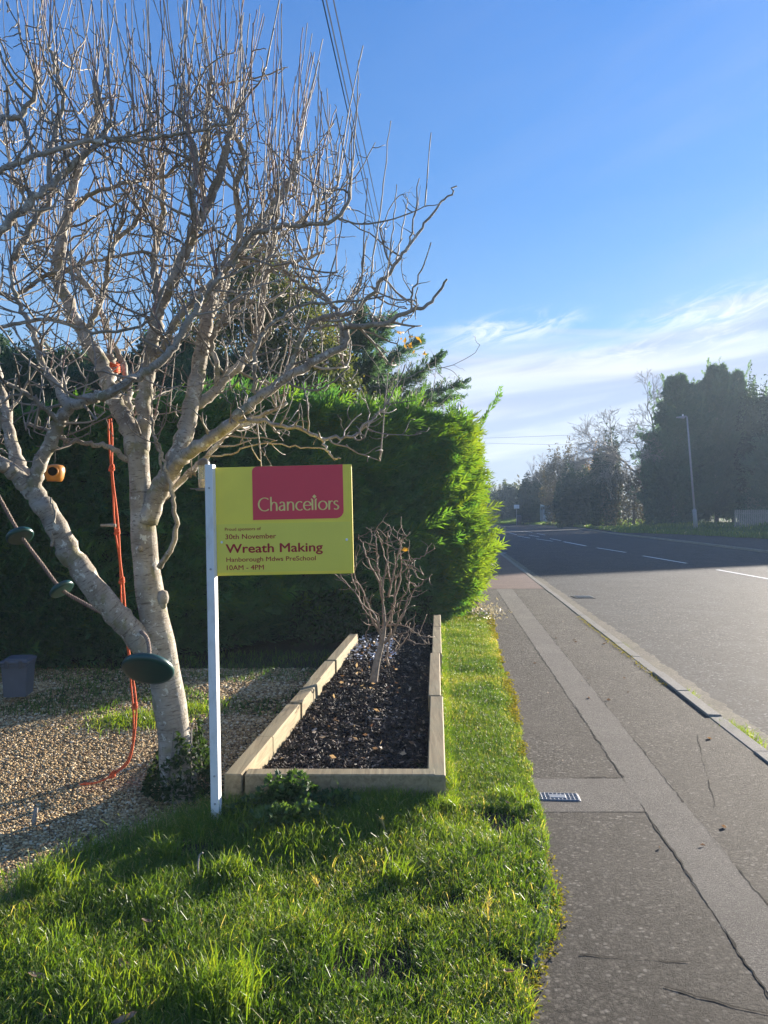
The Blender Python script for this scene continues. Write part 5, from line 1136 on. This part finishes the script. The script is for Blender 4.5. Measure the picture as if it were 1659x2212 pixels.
for k, (x_, y_, h_) in enumerate(((34.5, 66, 8.5), (38, 66.5, 9.5), (41.5, 68, 9.5), (45, 70, 9))): conifer('conifer', ('first', 'second', 'third', 'fourth')[k]+' unseen conifer added behind the brick house to extend the road shade', (x_, y_, .3), h_, 2.6, 110, 1.3, .06, CONIFD, .4, 'unseen conifers added for road shade', .02, 30, .5)  # out of view, added to close the lit gap in the road shadow
iv2 = veg('ivy_clad_tree', 'round-topped tree smothered in dark ivy at the right edge', 1597, 1662, 800, 71, IVY, 12000, .16, .3, 'tree', .25, 0, .80)
veg('cypress_bush', 'dark spreading conifer skirt left of the street lamp', 1405, 1500, 955, 72, CONIFD, 15000, .22, .35)
bt = thing('bare_tree', 'bare spreading tree behind the scrub left of the tall conifers', 'tree', (24.0, 76, 0), GRP); g = Geo()
def rec_(p, d, L, r, k, g, sp=.5):
    pts, r_ = wander(p, d, L, L/4, .13, .15, r, r*.7); g.tube(pts, np.maximum(r_, .011), 4, .2+.3*rng.random(), cap=False)
    if k: 
        for j in range(3 if k > 1 else 2): rec_(pts[-1] if j < 2 else pts[2], unit(d+rng.normal(size=3)*sp), L*.74*rng.uniform(.8, 1.15), r*.64, k-1, g, sp)
rec_(P(1420, 1040, 76)*np.array([1, 1, 1]), unit(np.array([-.25, 0, 1])), 3.2, .16, 7, g, .48); rec_(P(1400, 1040, 76), unit(np.array([-.9, 0, .9])), 2.9, .13, 7, g, .46)
g.build('branches', TWIG, bt, True, off(bt)); s = Geo(); s.tube([P(1425, 1140, 76), P(1420, 1040, 76)], [.3, .22], 8); s.build('trunk', BARK, bt, True, off(bt))
veg('ivy_bush', 'dark ivy-covered bush left of the grey scrub', 1283, 1335, 975, 80, IVY, 15000, .17, .3)
sc = veg('bramble_scrub', 'tangled grey-brown bare scrub in front of the bare spreading tree', 1312, 1425, 1000, 77, SCRUB, 5200, .15, .3, twigs=26, leafz=.85)
veg('dark_bush', 'dark green bush between the hut and the ivy-covered bush', 1205, 1290, 1030, 88, IVY, 16000, .18, .35)
veg('hedgerow_tree', 'rounded half-bare hedgerow tree with olive leaves above the dark bush', 1180, 1262, 975, 97, SCRUB, 9000, .18, .35, 'tree', .5, 16, .82)
yt = veg('yellow_tree', 'small tree with golden yellow autumn leaves in the far hedgerow', 1262, 1300, 975, 94, AUT, 2600, .16, .4, 'tree', .5, 10, .9)
veg('hedgerow_tree', 'brownish half-bare tree directly behind the hut', 1140, 1200, 1008, 108, SCRUB, 8000, .18, .4, 'tree', .5, 10, .85)
veg('far_bush', 'dark bush left of the hut at the bend', 1120, 1172, 1050, 106, IVY, 8000, .2, .35)
veg('far_bush', 'farthest dark bush beside the cypress hedge edge, behind the bin', 1075, 1130, 1045, 120, EVERG, 9000, .22, .3, lump=.4, twigs=6, leafz=.9)
veg('far_bush', 'low dark bush just right of the far bend, under the hedgerow trees', 1150, 1215, 1075, 112, IVY, 7000, .2, .3)
veg('far_bush', 'faint distant bush hidden mostly behind the cypress hedge', 1010, 1085, 1062, 128, IVY, 7000, .22, .3)
veg('shrub', 'pale grey-leaved shrub over the picket fence at the right edge', 1630, 1690, 1060, 66, leafmat('grey_leaf', [(0, (.06, .08, .06)), (1, (.16, .19, .15))]), 2400, .12, .5)

# house outside the frame on the right: it throws the straight shadow edge over the road
hs = thing('house', 'brick house with a tiled pitched roof beyond the right-hand edge of the road', 'house', (44.2, 59.4, 0), rot=(0, 0, math.atan2(4.1, 8))); g = Geo()
g.box((15, 8, 5.2), TM((0, 4, 2.6)), .02); g.add([(-7.5, 0, 5.2), (-7.5, 8, 5.2), (-7.5, 4, 8.3), (7.5, 0, 5.2), (7.5, 8, 5.2), (7.5, 4, 8.3)], np.array([[0, 1, 2], [5, 4, 3]])); g.build('walls', BRICK, hs)
g = Geo(); L_ = math.hypot(4.5, 3.6)
for sg in (-1, 1): g.box((15.8, L_, .16), TM((0, 4+sg*2.2, 6.72), (-sg*math.atan2(3.4, 4.4), 0, 0)), .01)
g.build('roof', ROOF, hs)
for x in (-5, -1.7, 1.7, 5):
    for z in (1.5, 3.9):
        g = Geo(); g.box((1.5, .1, 1.2), TM((x, -.03, z)), .01); w_ = g.build('window', WHITE, hs); g = Geo(); g.box((1.36, .04, 1.06), TM((x, -.09, z)), .005); g.build('pane', GLASS, w_)

# overhead wires
wr = Geo()
def wire(a, b, Y0_, Y1_, sag=.2, r=.006):
    p, q_ = P(*a, Y0_), P(*b, Y1_); t = np.linspace(0, 1, 20)[:, None]; wr.tube(p*(1-t)+q_*t-np.array([0, 0, 1])*4*sag*t*(1-t), r, 4)
wire((690, -30), (852, 690), 11, 34, .0, .011); wire((698, -30), (857, 690), 11, 34, .0, .011); wire((714, -30), (866, 690), 11.5, 34, .0, .011)
tag(wr.build('overhead_wires', WIRE), 'thin overhead wires descending across the blue sky behind the bare tree', 'wire')
wr = Geo(); wire((880, 950), (1500, 925), 125, 125, .3, .02); wire((880, 952), (1500, 962), 125, 125, .25, .016)
tag(wr.build('overhead_wires', WIRE), 'two faint level wires low over the far trees', 'wire')

g = Geo()
for k in range(46):
    a = R(-62+k*2.9); d_ = rng.uniform(175, 230); c = np.array([math.sin(a)*d_, math.cos(a)*d_, 3.0]); blob(g, c, (11, 5, rng.uniform(5, 8)), 1500, .55, .3, .4)
tag(g.build('distant_woods', SCRUB), kind='stuff')
hz = bpy.data.materials.new('haze'); hz.use_nodes = True; nt = hz.node_tree; nt.nodes.clear()
pv = nt.nodes.new('ShaderNodeVolumePrincipled'); pv.inputs['Color'].default_value = (.68, .86, .98, 1); pv.inputs['Density'].default_value = .0014; pv.inputs['Anisotropy'].default_value = .0
mo = nt.nodes.new('ShaderNodeOutputMaterial'); nt.links.new(pv.outputs[0], mo.inputs['Volume'])
g = Geo(); g.box((520, 520, 22), TM((0, 0, 9.5)), .01); ho = tag(g.build('haze', hz), kind='stuff')
